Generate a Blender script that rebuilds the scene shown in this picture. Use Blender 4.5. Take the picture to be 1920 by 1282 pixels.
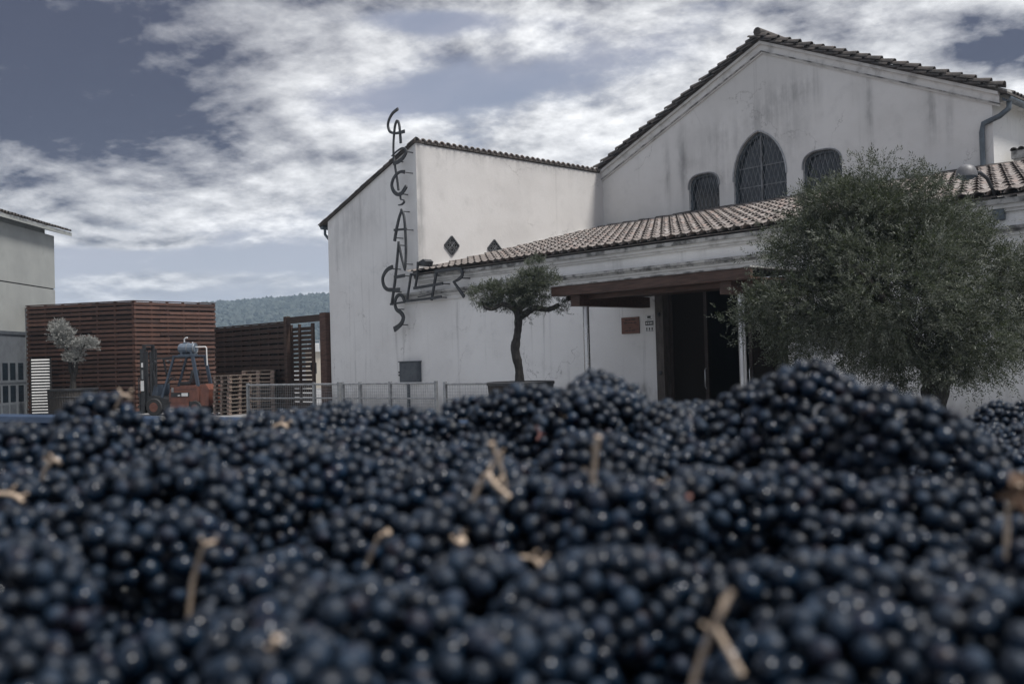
import bpy, bmesh, math, random
import numpy as np
from mathutils import Vector, Matrix, noise as mnoise

for o in list(bpy.data.objects):
    bpy.data.objects.remove(o)
S = bpy.context.scene
COL = S.collection
RAD = math.radians
rng = np.random.default_rng(7)
random.seed(7)

# ------------------------------------------------------------------ camera
YAW, PITCH, ROLL, EYE = RAD(46.6), RAD(1.09), -0.028, 1.7
FPX = 1867.0                                   # focal length in pixels of the 1920 px wide photograph
FWD = Vector((-math.sin(YAW) * math.cos(PITCH), math.cos(YAW) * math.cos(PITCH), math.sin(PITCH)))
R0 = Vector((math.cos(YAW), math.sin(YAW), 0))
U0 = R0.cross(FWD)
CR = math.cos(ROLL) * R0 + math.sin(ROLL) * U0
CU = -math.sin(ROLL) * R0 + math.cos(ROLL) * U0
CPOS = Vector((0, 0, EYE))
cd = bpy.data.cameras.new('camera')
cam = bpy.data.objects.new('camera', cd)
COL.objects.link(cam)
M = Matrix((CR, CU, -FWD)).transposed().to_4x4()
M.translation = CPOS
cam.matrix_world = M
cd.sensor_width = 36.0
cd.lens = FPX / 1920 * 36.0
cd.clip_start = 0.03
cd.clip_end = 6000
cd.dof.use_dof = True
cd.dof.focus_distance = 27.0
cd.dof.aperture_fstop = 6.1
S.camera = cam


def ray(px, py):
    return (FWD * FPX + CR * (px - 960) - CU * (py - 641)).normalized()


def on_y(px, py, Y):
    d = ray(px, py)
    return CPOS + d * (Y / d.y)


def on_x(px, py, X):
    d = ray(px, py)
    return CPOS + d * (X / d.x)


def at(px, py, depth):
    d = ray(px, py)
    return CPOS + d * (depth / d.dot(FWD))


def proj(p):
    d = Vector(p) - CPOS
    z = d.dot(FWD)
    return 960 + FPX * d.dot(CR) / z, 641 - FPX * d.dot(CU) / z, z


def cw(xc, zc, z=0.0):
    """a point xc metres right of and zc metres ahead of the camera, at height z"""
    return Vector((R0.x * xc - math.sin(YAW) * zc, R0.y * xc + math.cos(YAW) * zc, z))


# ------------------------------------------------------------------ sun, exposure
SUN_DIR = Vector((0.42, 0.15, 0.88)).normalized()
sd = bpy.data.lights.new('sun', 'SUN')
sd.energy = 2.2
sd.angle = RAD(12)
sd.color = (1.0, 0.965, 0.92)
sun = bpy.data.objects.new('sun', sd)
COL.objects.link(sun)
sun.rotation_euler = (-SUN_DIR).to_track_quat('-Z', 'Y').to_euler()
sun.location = (30, 5, 40)
S.view_settings.view_transform = 'Standard'
S.view_settings.look = 'None'
S.view_settings.gamma = 1
S.view_settings.use_curve_mapping = False
S.view_settings.exposure = 1.06
S.cycles.use_denoising = True
S.cycles.max_bounces = 6
S.cycles.diffuse_bounces = 3
S.cycles.glossy_bounces = 3
S.cycles.transmission_bounces = 4
S.cycles.transparent_max_bounces = 6
S.cycles.volume_bounces = 0
S.cycles.caustics_reflective = False
S.cycles.caustics_refractive = False


# ------------------------------------------------------------------ node helpers
class NT:
    def __init__(s, tree):
        s.t = tree
        s.n = tree.nodes
        s.l = tree.links

    def put(s, sock, v):
        if v is None:
            return
        if hasattr(v, 'is_output') or isinstance(v, bpy.types.NodeSocket):
            s.l.new(v, sock)
        elif isinstance(v, (tuple, list)) and len(v) == 3 and sock.type == 'RGBA':
            sock.default_value = (*v, 1)
        else:
            sock.default_value = v

    def math(s, op, a, b=None, c=None, clamp=False):
        n = s.n.new('ShaderNodeMath')
        n.operation = op
        n.use_clamp = clamp
        for i, v in enumerate((a, b, c)):
            if v is not None:
                s.put(n.inputs[i], v)
        return n.outputs[0]

    def vmath(s, op, a, b=None, out=0):
        n = s.n.new('ShaderNodeVectorMath')
        n.operation = op
        s.put(n.inputs[0], a)
        if b is not None:
            s.put(n.inputs[3] if op == 'SCALE' else n.inputs[1], b)
        return n.outputs[out]

    def mix(s, f, a, b, blend='MIX'):
        n = s.n.new('ShaderNodeMix')
        n.data_type = 'RGBA'
        n.blend_type = blend
        s.put(n.inputs[0], f)
        s.put(n.inputs[6], a)
        s.put(n.inputs[7], b)
        return n.outputs[2]

    def step(s, v, lo, hi, a=0.0, b=1.0, smooth=True):
        n = s.n.new('ShaderNodeMapRange')
        n.interpolation_type = 'SMOOTHSTEP' if smooth else 'LINEAR'
        n.clamp = True
        s.put(n.inputs[0], v)
        for i, x in zip((1, 2, 3, 4), (lo, hi, a, b)):
            n.inputs[i].default_value = x
        return n.outputs[0]

    def noise(s, vec, scale=5.0, detail=4.0, rough=0.55, dist=0.0, out=0):
        n = s.n.new('ShaderNodeTexNoise')
        if vec is not None:
            s.l.new(vec, n.inputs['Vector'])
        n.inputs['Scale'].default_value = scale
        n.inputs['Detail'].default_value = detail
        n.inputs['Roughness'].default_value = rough
        n.inputs['Distortion'].default_value = dist
        return n.outputs[out]

    def mapping(s, vec, scale=(1, 1, 1), loc=(0, 0, 0), rot=(0, 0, 0)):
        n = s.n.new('ShaderNodeMapping')
        s.l.new(vec, n.inputs[0])
        n.inputs['Scale'].default_value = scale
        n.inputs['Location'].default_value = loc
        n.inputs['Rotation'].default_value = rot
        return n.outputs[0]

    def sep(s, v):
        n = s.n.new('ShaderNodeSeparateXYZ')
        s.l.new(v, n.inputs[0])
        return n.outputs

    def comb(s, x, y, z):
        n = s.n.new('ShaderNodeCombineXYZ')
        for i, v in enumerate((x, y, z)):
            s.put(n.inputs[i], v)
        return n.outputs[0]


# ------------------------------------------------------------------ sky
def build_world():
    w = bpy.data.worlds.new('World')
    S.world = w
    w.use_nodes = True
    T = NT(w.node_tree)
    T.n.clear()
    tc = T.n.new('ShaderNodeTexCoord')
    d = T.vmath('NORMALIZE', tc.outputs['Generated'])
    x, y, z = T.sep(d)
    sky = T.n.new('ShaderNodeTexSky')
    sky.sky_type = 'NISHITA'
    sky.sun_disc = False
    sky.sun_elevation = math.asin(SUN_DIR.z)
    sky.sun_rotation = math.atan2(SUN_DIR.x, SUN_DIR.y)
    sky.air_density = 1.0
    sky.dust_density = 1.5
    # heading-relative azimuth and elevation, in radians
    rx = T.math('ADD', T.math('MULTIPLY', x, R0.x), T.math('MULTIPLY', y, R0.y))
    fx = T.math('ADD', T.math('MULTIPLY', x, -math.sin(YAW)), T.math('MULTIPLY', y, math.cos(YAW)))
    az = T.math('ARCTAN2', rx, fx)
    el = T.math('ARCSINE', z)
    # flat cloud deck, foreshortened towards the horizon
    zz = T.math('ADD', T.math('MAXIMUM', z, 0.0), 0.26)
    u = T.math('DIVIDE', rx, zz)
    v = T.math('DIVIDE', fx, zz)
    P = T.comb(u, v, 0.0)
    def deck(P):
        a = T.noise(T.mapping(P, (0.95, 1.0, 1), (4.4, 2.9, 0), (0, 0, 0.6)), 3.2, 13, 0.60, 0.15)
        b = T.noise(T.mapping(P, (1.0, 1.05, 1), (9.3, 5.2, 2), (0, 0, 0.35)), 8.0, 10, 0.62, 0.1)
        return T.math('MULTIPLY_ADD', b, 0.55, T.math('MULTIPLY', a, 1.25))
    n12 = deck(P)
    relief = T.math('SUBTRACT', n12, deck(T.vmath('ADD', P, (0.03, -0.05, 0.0))))     # lit towards the sun and the zenith
    n3 = T.noise(T.mapping(P, (0.9, 1.0, 1), (1.3, 8.2, 4), (0, 0, 0.5)), 2.2, 8, 0.55, 0.2)

    def bump(px, py, sx, sy):
        a0 = math.atan((px - 960) / FPX)
        e0 = math.atan((676 - 0.028 * (px - 960) - py) / FPX)
        p = T.math('DIVIDE', T.math('SUBTRACT', az, a0), sx / FPX)
        q = T.math('DIVIDE', T.math('SUBTRACT', el, e0), sy / FPX)
        s2 = T.math('ADD', T.math('MULTIPLY', p, p), T.math('MULTIPLY', q, q))
        return T.math('EXPONENT', T.math('MULTIPLY', s2, -1.0))

    def total(base, lst):
        acc = base
        for px, py, sx, sy, a in lst:
            acc = T.math('MULTIPLY_ADD', bump(px, py, sx, sy), a, acc)
        return acc

    # how much cloud stands where: (px, py, half-width, half-height, amount)
    cover = total(n12, SKY_COVER)
    dens = T.step(cover, 0.70, 1.16)
    thick = T.step(cover, 0.95, 1.5, 0.0, -0.22)
    light = total(T.math('ADD', thick, T.math('MULTIPLY_ADD', relief, 1.7, T.math('MULTIPLY', n3, 1.2))), SKY_LIGHT)
    lit = T.step(light, 0.16, 0.98, smooth=False)
    lit = T.math('MULTIPLY', lit, T.math('SUBTRACT', 1.0, T.math('MULTIPLY', bump(60, 120, 470, 230), 0.62)))       # thick grey cloud there
    cloud = T.mix(lit, SKY_DARK, SKY_BRIGHT)
    grey = T.n.new('ShaderNodeHueSaturation')
    grey.inputs['Saturation'].default_value = 0.45
    grey.inputs['Value'].default_value = 1.0
    T.l.new(sky.outputs[0], grey.inputs['Color'])
    blue = T.mix(0.72, grey.outputs[0], (0.52, 0.64, 1.12))
    blue = T.mix(T.step(n3, 0.40, 0.68, 0.1, 0.75), blue, (2.0, 2.05, 2.5))          # thin veil between the clouds
    low = T.step(el, 0.02, 0.22, 1.0, 0.0)
    blue = T.mix(T.math('MULTIPLY', low, 0.75), blue, (3.3, 3.4, 3.8))
    c = T.mix(T.math('MULTIPLY', dens, T.step(el, 0.02, 0.11, 0.45, 0.94)), blue, cloud)
    c = T.mix(T.step(z, -0.02, 0.0, 1.0, 0.0), c, (1.6, 1.6, 1.6))
    bg = T.n.new('ShaderNodeBackground')
    T.l.new(c, bg.inputs[0])
    bg.inputs[1].default_value = 0.1
    out = T.n.new('ShaderNodeOutputWorld')
    T.l.new(bg.outputs[0], out.inputs[0])
    w.cycles.sampling_method = 'MANUAL'
    w.cycles.sample_map_resolution = 512


SKY_DARK, SKY_BRIGHT = (0.20, 0.215, 0.42), (6.2, 6.2, 6.2)
SKY_COVER = [
    (60, 120, 460, 270, 0.55), (690, 85, 230, 62, 0.36), (600, 185, 150, 34, 0.14), (470, 345, 620, 85, 0.34),
    (1120, 240, 220, 70, 0.30), (960, 160, 120, 30, -0.22), (1680, 70, 360, 120, 0.42), (1880, 140, 150, 60, 0.2), (1000, 0, 420, 20, 0.40),
    (850, 36, 130, 24, -0.55), (770, 192, 160, 34, -0.34), (1080, 115, 220, 40, -0.22), (250, 385, 160, 18, -0.2), (300, 500, 800, 46, -0.34), (270, 468, 130, 13, 0.50), (330, 530, 260, 16, 0.34),
]
SKY_LIGHT = [
    (60, 80, 480, 260, -0.38), (60, 265, 330, 40, -0.26), (690, 85, 230, 70, 0.14), (560, 345, 500, 75, 0.14), (200, 345, 300, 40, 0.06),
    (360, 165, 260, 18, 0.22), (1100, 240, 220, 75, 0.30), (1650, 70, 320, 110, 0.10), (1890, 140, 110, 42, -0.40),
    (1290, 60, 160, 70, -0.16), (1000, 130, 160, 50, -0.16), (600, 170, 120, 40, 0.14), (300, 500, 900, 80, 0.10),
]
build_world()


# ------------------------------------------------------------------ materials
MATS = {}


def mat(name, col=(0.5, 0.5, 0.5), rough=0.6, metal=0.0, build=None, spec=None):
    if name in MATS:
        return MATS[name]
    m = bpy.data.materials.new(name)
    m.use_nodes = True
    T = NT(m.node_tree)
    b = T.n['Principled BSDF']
    b.inputs['Base Color'].default_value = (*col, 1)
    b.inputs['Roughness'].default_value = rough
    b.inputs['Metallic'].default_value = metal
    if spec is not None:
        b.inputs['Specular IOR Level'].default_value = spec
    if build:
        build(T, b)
    MATS[name] = m
    return m


def bumped(T, b, h, strength=0.3, dist=0.02):
    n = T.n.new('ShaderNodeBump')
    n.inputs['Strength'].default_value = strength
    n.inputs['Distance'].default_value = dist
    T.l.new(h, n.inputs['Height'])
    T.l.new(n.outputs[0], b.inputs['Normal'])


def pos(T):
    return T.n.new('ShaderNodeNewGeometry').outputs['Position']


def objco(T):
    return T.n.new('ShaderNodeTexCoord').outputs['Object']


def mottled(name, c1, c2, rough=0.7, scale=6, metal=0.0, bump=0.15, stretch=(1, 1, 1), rnd=0.0, lo=0.35, hi=0.68, dist=0.01, world=False):
    def f(T, b):
        p = T.mapping(pos(T) if world else objco(T), stretch)
        n = T.noise(p, scale, 7, 0.6)
        c = T.mix(T.step(n, lo, hi), c1, c2)
        if rnd:
            oi = T.n.new('ShaderNodeObjectInfo')
            k = T.step(oi.outputs['Random'], 0, 1, 1 - rnd, 1 + rnd, smooth=False)
            c = T.mix(1.0, c, T.comb(k, k, k), 'MULTIPLY')
        T.l.new(c, b.inputs['Base Color'])
        r = T.step(n, 0.3, 0.7, rough - 0.08, min(1, rough + 0.1))
        T.l.new(r, b.inputs['Roughness'])
        if bump:
            bumped(T, b, T.noise(p, scale * 5, 5, 0.6), bump, dist)
    return mat(name, c1, rough, metal, f)


def plaster(name, base, blotch, streak=0.5, seed=0.0, patches=()):
    """old rendered wall: large soft blotches, rain streaks, fine trowel relief, a few dark mould patches"""
    def f(T, b):
        p = pos(T)
        off = T.vmath('ADD', p, (seed, seed * 1.7, 0))
        big = T.noise(off, 0.35, 5, 0.6)
        mid = T.noise(off, 1.9, 8, 0.68)
        c = T.mix(T.step(big, 0.32, 0.7), base, blotch)
        c = T.mix(T.math('MULTIPLY', T.step(mid, 0.50, 0.80), 0.55), c, tuple(k * 0.72 for k in base))
        st = T.noise(T.mapping(off, (2.6, 2.6, 0.10)), 1.6, 6, 0.6)
        top = T.noise(T.mapping(off, (0.25, 0.25, 0.5)), 1.0, 3, 0.5)
        sm = T.math('MULTIPLY', T.step(st, 0.54, 0.74), T.step(top, 0.36, 0.62))
        c = T.mix(T.math('MULTIPLY', sm, streak), c, (0.17, 0.17, 0.165))
        x, y, z = T.sep(p)
        fine = T.noise(T.mapping(p, (1, 1, 0.55)), 3.2, 7, 0.66)
        for (ax, px, pz, sx, sz, amt) in patches:       # stains that belong to the wall itself
            q = T.math('DIVIDE', T.math('SUBTRACT', x if ax == 'x' else y, px), sx)
            r = T.math('DIVIDE', T.math('SUBTRACT', z, pz), sz)
            g = T.math('EXPONENT', T.math('MULTIPLY', T.math('ADD', T.math('MULTIPLY', q, q), T.math('MULTIPLY', r, r)), -1.0))
            g = T.math('MULTIPLY', g, T.step(T.math('MULTIPLY_ADD', st, 0.75, T.math('MULTIPLY', fine, 0.6)), 0.46, 0.84))
            c = T.mix(T.math('MULTIPLY', g, amt * 0.6), c, (0.13, 0.132, 0.135))
        vo = T.n.new('ShaderNodeTexVoronoi')
        vo.feature = 'DISTANCE_TO_EDGE'
        vo.inputs['Scale'].default_value = 0.32
        wob = T.vmath('ADD', off, T.vmath('SCALE', T.noise(p, 1.1, 6, 0.6, 0, 1), 1.6))
        T.l.new(wob, vo.inputs['Vector'])
        ck = T.math('MULTIPLY', T.step(vo.outputs['Distance'], 0.0, 0.006, 1.0, 0.0), T.step(T.noise(off, 0.5, 3, 0.5), 0.5, 0.62))
        c = T.mix(T.math('MULTIPLY', ck, 0.5), c, (0.16, 0.155, 0.15))
        base_dirt = T.math('MULTIPLY', T.step(T.math('MULTIPLY_ADD', fine, -1.2, z), -0.5, 0.5, 1.0, 0.0), 0.55)
        c = T.mix(base_dirt, c, (0.25, 0.235, 0.215))
        speck = T.step(T.noise(p, 23, 3, 0.5), 0.70, 0.76)
        c = T.mix(T.math('MULTIPLY', speck, 0.35), c, (0.2, 0.19, 0.18))
        T.l.new(c, b.inputs['Base Color'])
        h = T.math('MULTIPLY_ADD', T.noise(p, 30, 6, 0.65), 0.5, T.math('MULTIPLY', mid, 1.0))
        bumped(T, b, h, 0.35, 0.03)
    return mat(name, base, 0.88, 0, f, 0.2)


M_WALL = plaster('white plaster', (0.82, 0.815, 0.80), (0.73, 0.72, 0.705), 0.45, 0.0, [
    ('x', -28.6, 6.9, 1.4, 0.9, 0.5), ('x', -16.0, 0.9, 0.25, 0.2, 0.9), ('x', -16.9, 0.95, 0.18, 0.2, 0.8),
    ('x', -29.5, 5.9, 0.6, 0.8, 0.4), ('x', -26.0, 2.9, 1.2, 0.5, 0.25), ('x', -17.0, 4.2, 1.0, 0.25, 0.35)])
M_WALL2 = plaster('cream plaster', (0.60, 0.585, 0.57), (0.52, 0.505, 0.49), 0.25, 5.0, [
    ('y', 19.8, 6.4, 0.22, 2.6, 0.9), ('y', 24, 8.7, 5, 0.25, 0.6)])
M_GABLE = plaster('gable plaster', (0.66, 0.655, 0.64), (0.56, 0.555, 0.54), 0.25, 11.0, [
    ('x', -18.0, 9.5, 0.5, 0.5, 1.0), ('x', -17.0, 10.1, 1.0, 0.55, 0.85), ('x', -14.3, 9.4, 0.12, 1.6, 1.0),
    ('x', -19.6, 9.1, 0.9, 0.7, 0.7), ('x', -21.3, 8.5, 0.22, 1.3, 1.0), ('x', -22.0, 8.2, 0.14, 1.0, 0.9), ('x', -12.4, 8.6, 0.2, 0.9, 0.9),
    ('x', -11.9, 8.4, 0.12, 0.8, 0.8), ('x', -19.7, 7.7, 0.6, 0.5, 0.7), ('x', -16.9, 8.7, 0.5, 0.9, 0.6), ('x', -20.9, 8.4, 0.5, 0.4, 0.6)])
M_TRIM = mottled('moulded stucco', (0.62, 0.615, 0.60), (0.38, 0.375, 0.365), 0.85, 2.2, bump=0.4, world=True, lo=0.45, hi=0.75)
M_LEDGE = mottled('weathered ledge', (0.42, 0.415, 0.40), (0.11, 0.11, 0.107), 0.9, 3.5, bump=0.5, world=True, lo=0.40, hi=0.66)
M_CONC = plaster('grey concrete', (0.34, 0.35, 0.335), (0.27, 0.28, 0.27), 0.35, 21.0)
M_ASPH = mottled('yard concrete', (0.23, 0.23, 0.23), (0.18, 0.18, 0.184), 0.85, 0.6, bump=0.3, world=True)
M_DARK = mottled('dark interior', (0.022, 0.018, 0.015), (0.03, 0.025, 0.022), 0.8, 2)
M_IRON = mottled('blackened iron', (0.035, 0.038, 0.043), (0.075, 0.078, 0.082), 0.55, 5, 0.4, 0.2)
M_IRONP = mottled('painted iron bars', (0.22, 0.23, 0.24), (0.13, 0.135, 0.14), 0.5, 5, 0.3, 0.1)
M_STEEL = mottled('brushed steel', (0.50, 0.50, 0.50), (0.42, 0.42, 0.43), 0.28, 1.5, 1.0, 0)
M_GALV = mottled('galvanised steel', (0.36, 0.37, 0.38), (0.25, 0.26, 0.27), 0.45, 8, 0.75, 0.1)
M_PIPE = mottled('grey painted pipe', (0.10, 0.125, 0.145), (0.07, 0.085, 0.10), 0.45, 4, 0.2, 0.1)
M_WOODR = mottled('red brown slat wood', (0.105, 0.052, 0.037), (0.052, 0.027, 0.020), 0.6, 3, 0, 0.25, (1, 1, 9), 0.42)
M_WOODD = mottled('dark brown slat wood', (0.060, 0.034, 0.024), (0.032, 0.019, 0.014), 0.6, 3, 0, 0.25, (1, 1, 9), 0.28)
M_BEAM = mottled('stained beam', (0.072, 0.034, 0.021), (0.038, 0.019, 0.012), 0.6, 2.5, 0, 0.25, (1, 6, 9), 0.15)
M_BACK = mottled('black gap shade and fittings', (0.012, 0.011, 0.011), (0.018, 0.016, 0.015), 0.9, 3)  # black in place of shade in fence gaps and vent holes; also black fittings
M_PALLET = mottled('raw pallet wood', (0.20, 0.16, 0.13), (0.105, 0.084, 0.07), 0.8, 5, 0, 0.3, (1, 5, 5), 0.3)
M_BLOCK = mottled('pallet block wood', (0.27, 0.195, 0.165), (0.16, 0.118, 0.10), 0.8, 6, 0, 0.3, (1, 1, 1), 0.35)
M_ORANGE = mottled('orange machine paint', (0.185, 0.072, 0.048), (0.11, 0.044, 0.033), 0.45, 4, 0, 0.06)
M_BLKP = mottled('black machine paint', (0.02, 0.021, 0.024), (0.032, 0.033, 0.036), 0.45, 4, 0, 0.05)
M_BLUEGREY = mottled('blue grey machine paint', (0.055, 0.075, 0.105), (0.045, 0.06, 0.085), 0.4, 4, 0, 0.05)
M_MOTOR = mottled('grey enamel', (0.17, 0.21, 0.26), (0.12, 0.15, 0.19), 0.4, 5, 0.2, 0.1)
M_RUBBER = mottled('rubber', (0.02, 0.02, 0.02), (0.03, 0.03, 0.03), 0.8, 8)
M_WHITE = mottled('white plastic', (0.72, 0.72, 0.71), (0.62, 0.62, 0.61), 0.5, 5, 0, 0.05)
M_LABEL = mat('black print', (0.02, 0.02, 0.02), 0.6)
M_CAB = mottled('grey cabinet paint', (0.10, 0.115, 0.13), (0.075, 0.085, 0.10), 0.5, 4, 0.2, 0.1)
M_PLAQUE = mottled('wood plaque', (0.16, 0.06, 0.035), (0.09, 0.035, 0.022), 0.5, 4, 0, 0.2, (1, 1, 6))
M_PLQTXT = mat('plaque lettering', (0.035, 0.018, 0.012), 0.7)
M_REED = mottled('reed wrap', (0.050, 0.043, 0.038), (0.022, 0.019, 0.018), 0.9, 7, 0, 0.5, (6, 6, 0.5))
M_SOIL = mottled('potting soil', (0.035, 0.027, 0.02), (0.02, 0.016, 0.012), 0.95, 20, 0, 0.6)
M_BARK = mottled('olive bark', (0.048, 0.043, 0.038), (0.015, 0.014, 0.013), 0.9, 6, 0, 0.9, (2.2, 2.2, 0.6), dist=0.05)
M_BLUET = mottled('blue trailer paint', (0.014, 0.038, 0.085), (0.010, 0.028, 0.062), 0.45, 3, 0, 0.05)
M_DOORG = mottled('grey door paint', (0.135, 0.15, 0.165), (0.10, 0.11, 0.125), 0.5, 2, 0, 0.1)
M_CREAM = mottled('cream house paint', (0.62, 0.56, 0.46), (0.55, 0.49, 0.41), 0.8, 1, 0, 0.1)
M_SHED = mottled('shed sheet metal', (0.42, 0.44, 0.46), (0.33, 0.35, 0.37), 0.5, 1, 0.3, 0.1)


def f_glass(T, b):
    p = pos(T)
    n = T.noise(p, 1.2, 3, 0.5)
    T.l.new(T.mix(n, (0.008, 0.013, 0.018), (0.014, 0.021, 0.028)), b.inputs['Base Color'])
    bumped(T, b, T.noise(p, 2.5, 2, 0.5), 0.08, 0.02)


M_GLASS = mat('dark window glass', (0.02, 0.03, 0.04), 0.12, 0, f_glass)


def f_pane(T, b):
    b.inputs['Transmission Weight'].default_value = 0.95
    b.inputs['IOR'].default_value = 1.04


M_PANE = mat('dark door panel', (0.010, 0.007, 0.005), 0.7, 0, None, 0.08)


def f_tile(T, b):
    g = T.n.new('ShaderNodeNewGeometry')
    oi = T.n.new('ShaderNodeObjectInfo')
    r = T.math('FRACT', T.math('ADD', g.outputs['Random Per Island'], oi.outputs['Random']))
    ramp = T.n.new('ShaderNodeValToRGB')
    e = ramp.color_ramp.elements
    e[0].position, e[0].color = 0.0, (0.22, 0.195, 0.182, 1)
    e[1].position, e[1].color = 1.0, (0.32, 0.295, 0.28, 1)
    for p_, c_ in ((0.2, (0.28, 0.245, 0.225)), (0.4, (0.25, 0.228, 0.218)), (0.6, (0.27, 0.205, 0.18)), (0.8, (0.17, 0.152, 0.145))):
        k = e.new(p_)
        k.color = (*c_, 1)
    T.l.new(r, ramp.inputs[0])
    p = g.outputs['Position']
    n = T.noise(p, 9, 7, 0.65)
    c = T.mix(T.math('MULTIPLY', T.step(n, 0.48, 0.66), 0.75), ramp.outputs[0], (0.085, 0.08, 0.075))
    n2 = T.noise(p, 24, 4, 0.6)
    c = T.mix(T.math('MULTIPLY', T.step(n2, 0.58, 0.7), 0.5), c, (0.42, 0.40, 0.35))
    T.l.new(c, b.inputs['Base Color'])
    bumped(T, b, n, 0.5, 0.02)


M_TILE = mat('clay tile', (0.3, 0.22, 0.18), 0.85, 0, f_tile, 0.2)
M_TILEO = mottled('lichen darkened tile', (0.045, 0.041, 0.038), (0.10, 0.086, 0.077), 0.9, 4, 0, 0.6, world=True)
M_PAN = mottled('pan tile clay', (0.21, 0.185, 0.17), (0.12, 0.105, 0.097), 0.9, 6, 0, 0.5, world=True)


def f_leaf(T, b):
    g = T.n.new('ShaderNodeNewGeometry')
    r = g.outputs['Random Per Island']
    front = T.mix(r, (0.026, 0.035, 0.022), (0.056, 0.066, 0.043))
    back = T.mix(r, (0.095, 0.105, 0.086), (0.17, 0.18, 0.15))
    c = T.mix(g.outputs['Backfacing'], front, back)
    T.l.new(c, b.inputs['Base Color'])
    tr = T.n.new('ShaderNodeBsdfTranslucent')
    T.l.new(T.mix(0.5, c, (0.10, 0.13, 0.04)), tr.inputs[0])
    ms = T.n.new('ShaderNodeMixShader')
    ms.inputs[0].default_value = 0.22
    out = T.n['Material Output']
    T.l.new(b.outputs[0], ms.inputs[1])
    T.l.new(tr.outputs[0], ms.inputs[2])
    T.l.new(ms.outputs[0], out.inputs[0])


M_LEAF = mat('olive leaf', (0.06, 0.07, 0.04), 0.62, 0, f_leaf, 0.22)


def f_leafg(T, b):
    g = T.n.new('ShaderNodeNewGeometry')
    r = g.outputs['Random Per Island']
    T.l.new(T.mix(r, (0.16, 0.165, 0.155), (0.33, 0.33, 0.31)), b.inputs['Base Color'])


M_LEAFG = mat('silver grey olive leaf', (0.14, 0.14, 0.12), 0.6, 0, f_leafg)


def f_berry(T, b):
    oi = T.n.new('ShaderNodeObjectInfo')
    g = T.n.new('ShaderNodeNewGeometry')
    rnd = T.math('FRACT', T.math('ADD', oi.outputs['Random'], g.outputs['Random Per Island']))
    p = g.outputs['Position']
    n = T.noise(p, 95, 5, 0.6)
    bl = T.math('MULTIPLY', T.step(n, 0.30, 0.66), T.step(rnd, 0.0, 1.0, 0.45, 1.0))
    c = T.mix(bl, T.mix(T.step(rnd, 0.75, 0.95), (0.0012, 0.0022, 0.0048), (0.008, 0.0018, 0.004)), (0.0075, 0.024, 0.050))
    T.l.new(c, b.inputs['Base Color'])
    bare = T.step(T.math('FRACT', T.math('MULTIPLY', rnd, 17.3)), 0.70, 0.78)          # some berries rubbed bare and shiny
    ro = T.step(bl, 0.0, 1.0, 0.42, 0.66)
    T.l.new(T.math('MULTIPLY', ro, T.step(bare, 0.0, 1.0, 1.0, 0.40)), b.inputs['Roughness'])


M_BERRY = mat('dark grape skin', (0.02, 0.025, 0.045), 0.35, 0, f_berry, 0.36)
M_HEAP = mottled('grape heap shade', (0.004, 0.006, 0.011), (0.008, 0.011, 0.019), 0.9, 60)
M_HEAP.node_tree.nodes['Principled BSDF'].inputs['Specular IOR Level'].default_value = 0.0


def f_stem(T, b):
    n = T.noise(objco(T), 60, 4, 0.6)
    T.l.new(T.mix(n, (0.34, 0.25, 0.18), (0.58, 0.47, 0.36)), b.inputs['Base Color'])


M_STEM = mat('woody grape stalk', (0.45, 0.3, 0.2), 0.75, 0, f_stem)
M_STEMR = mottled('reddish grape stalk', (0.16, 0.065, 0.055), (0.11, 0.045, 0.04), 0.7, 40)
M_VLEAF = mottled('dry vine leaf', (0.14, 0.08, 0.045), (0.07, 0.045, 0.03), 0.7, 30)


def f_wood(T, b):
    g_ = T.n.new('ShaderNodeNewGeometry')
    T.l.new(T.mix(g_.outputs['Random Per Island'], (0.014, 0.021, 0.017), (0.085, 0.10, 0.088)), b.inputs['Base Color'])


M_WOODS = mat('hillside wood', (0.04, 0.05, 0.04), 0.95, 0, f_wood, 0.1)
M_HILL = mottled('scrub hillside', (0.075, 0.09, 0.065), (0.055, 0.07, 0.05), 0.95, 0.05, 0, 0, world=True)


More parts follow.
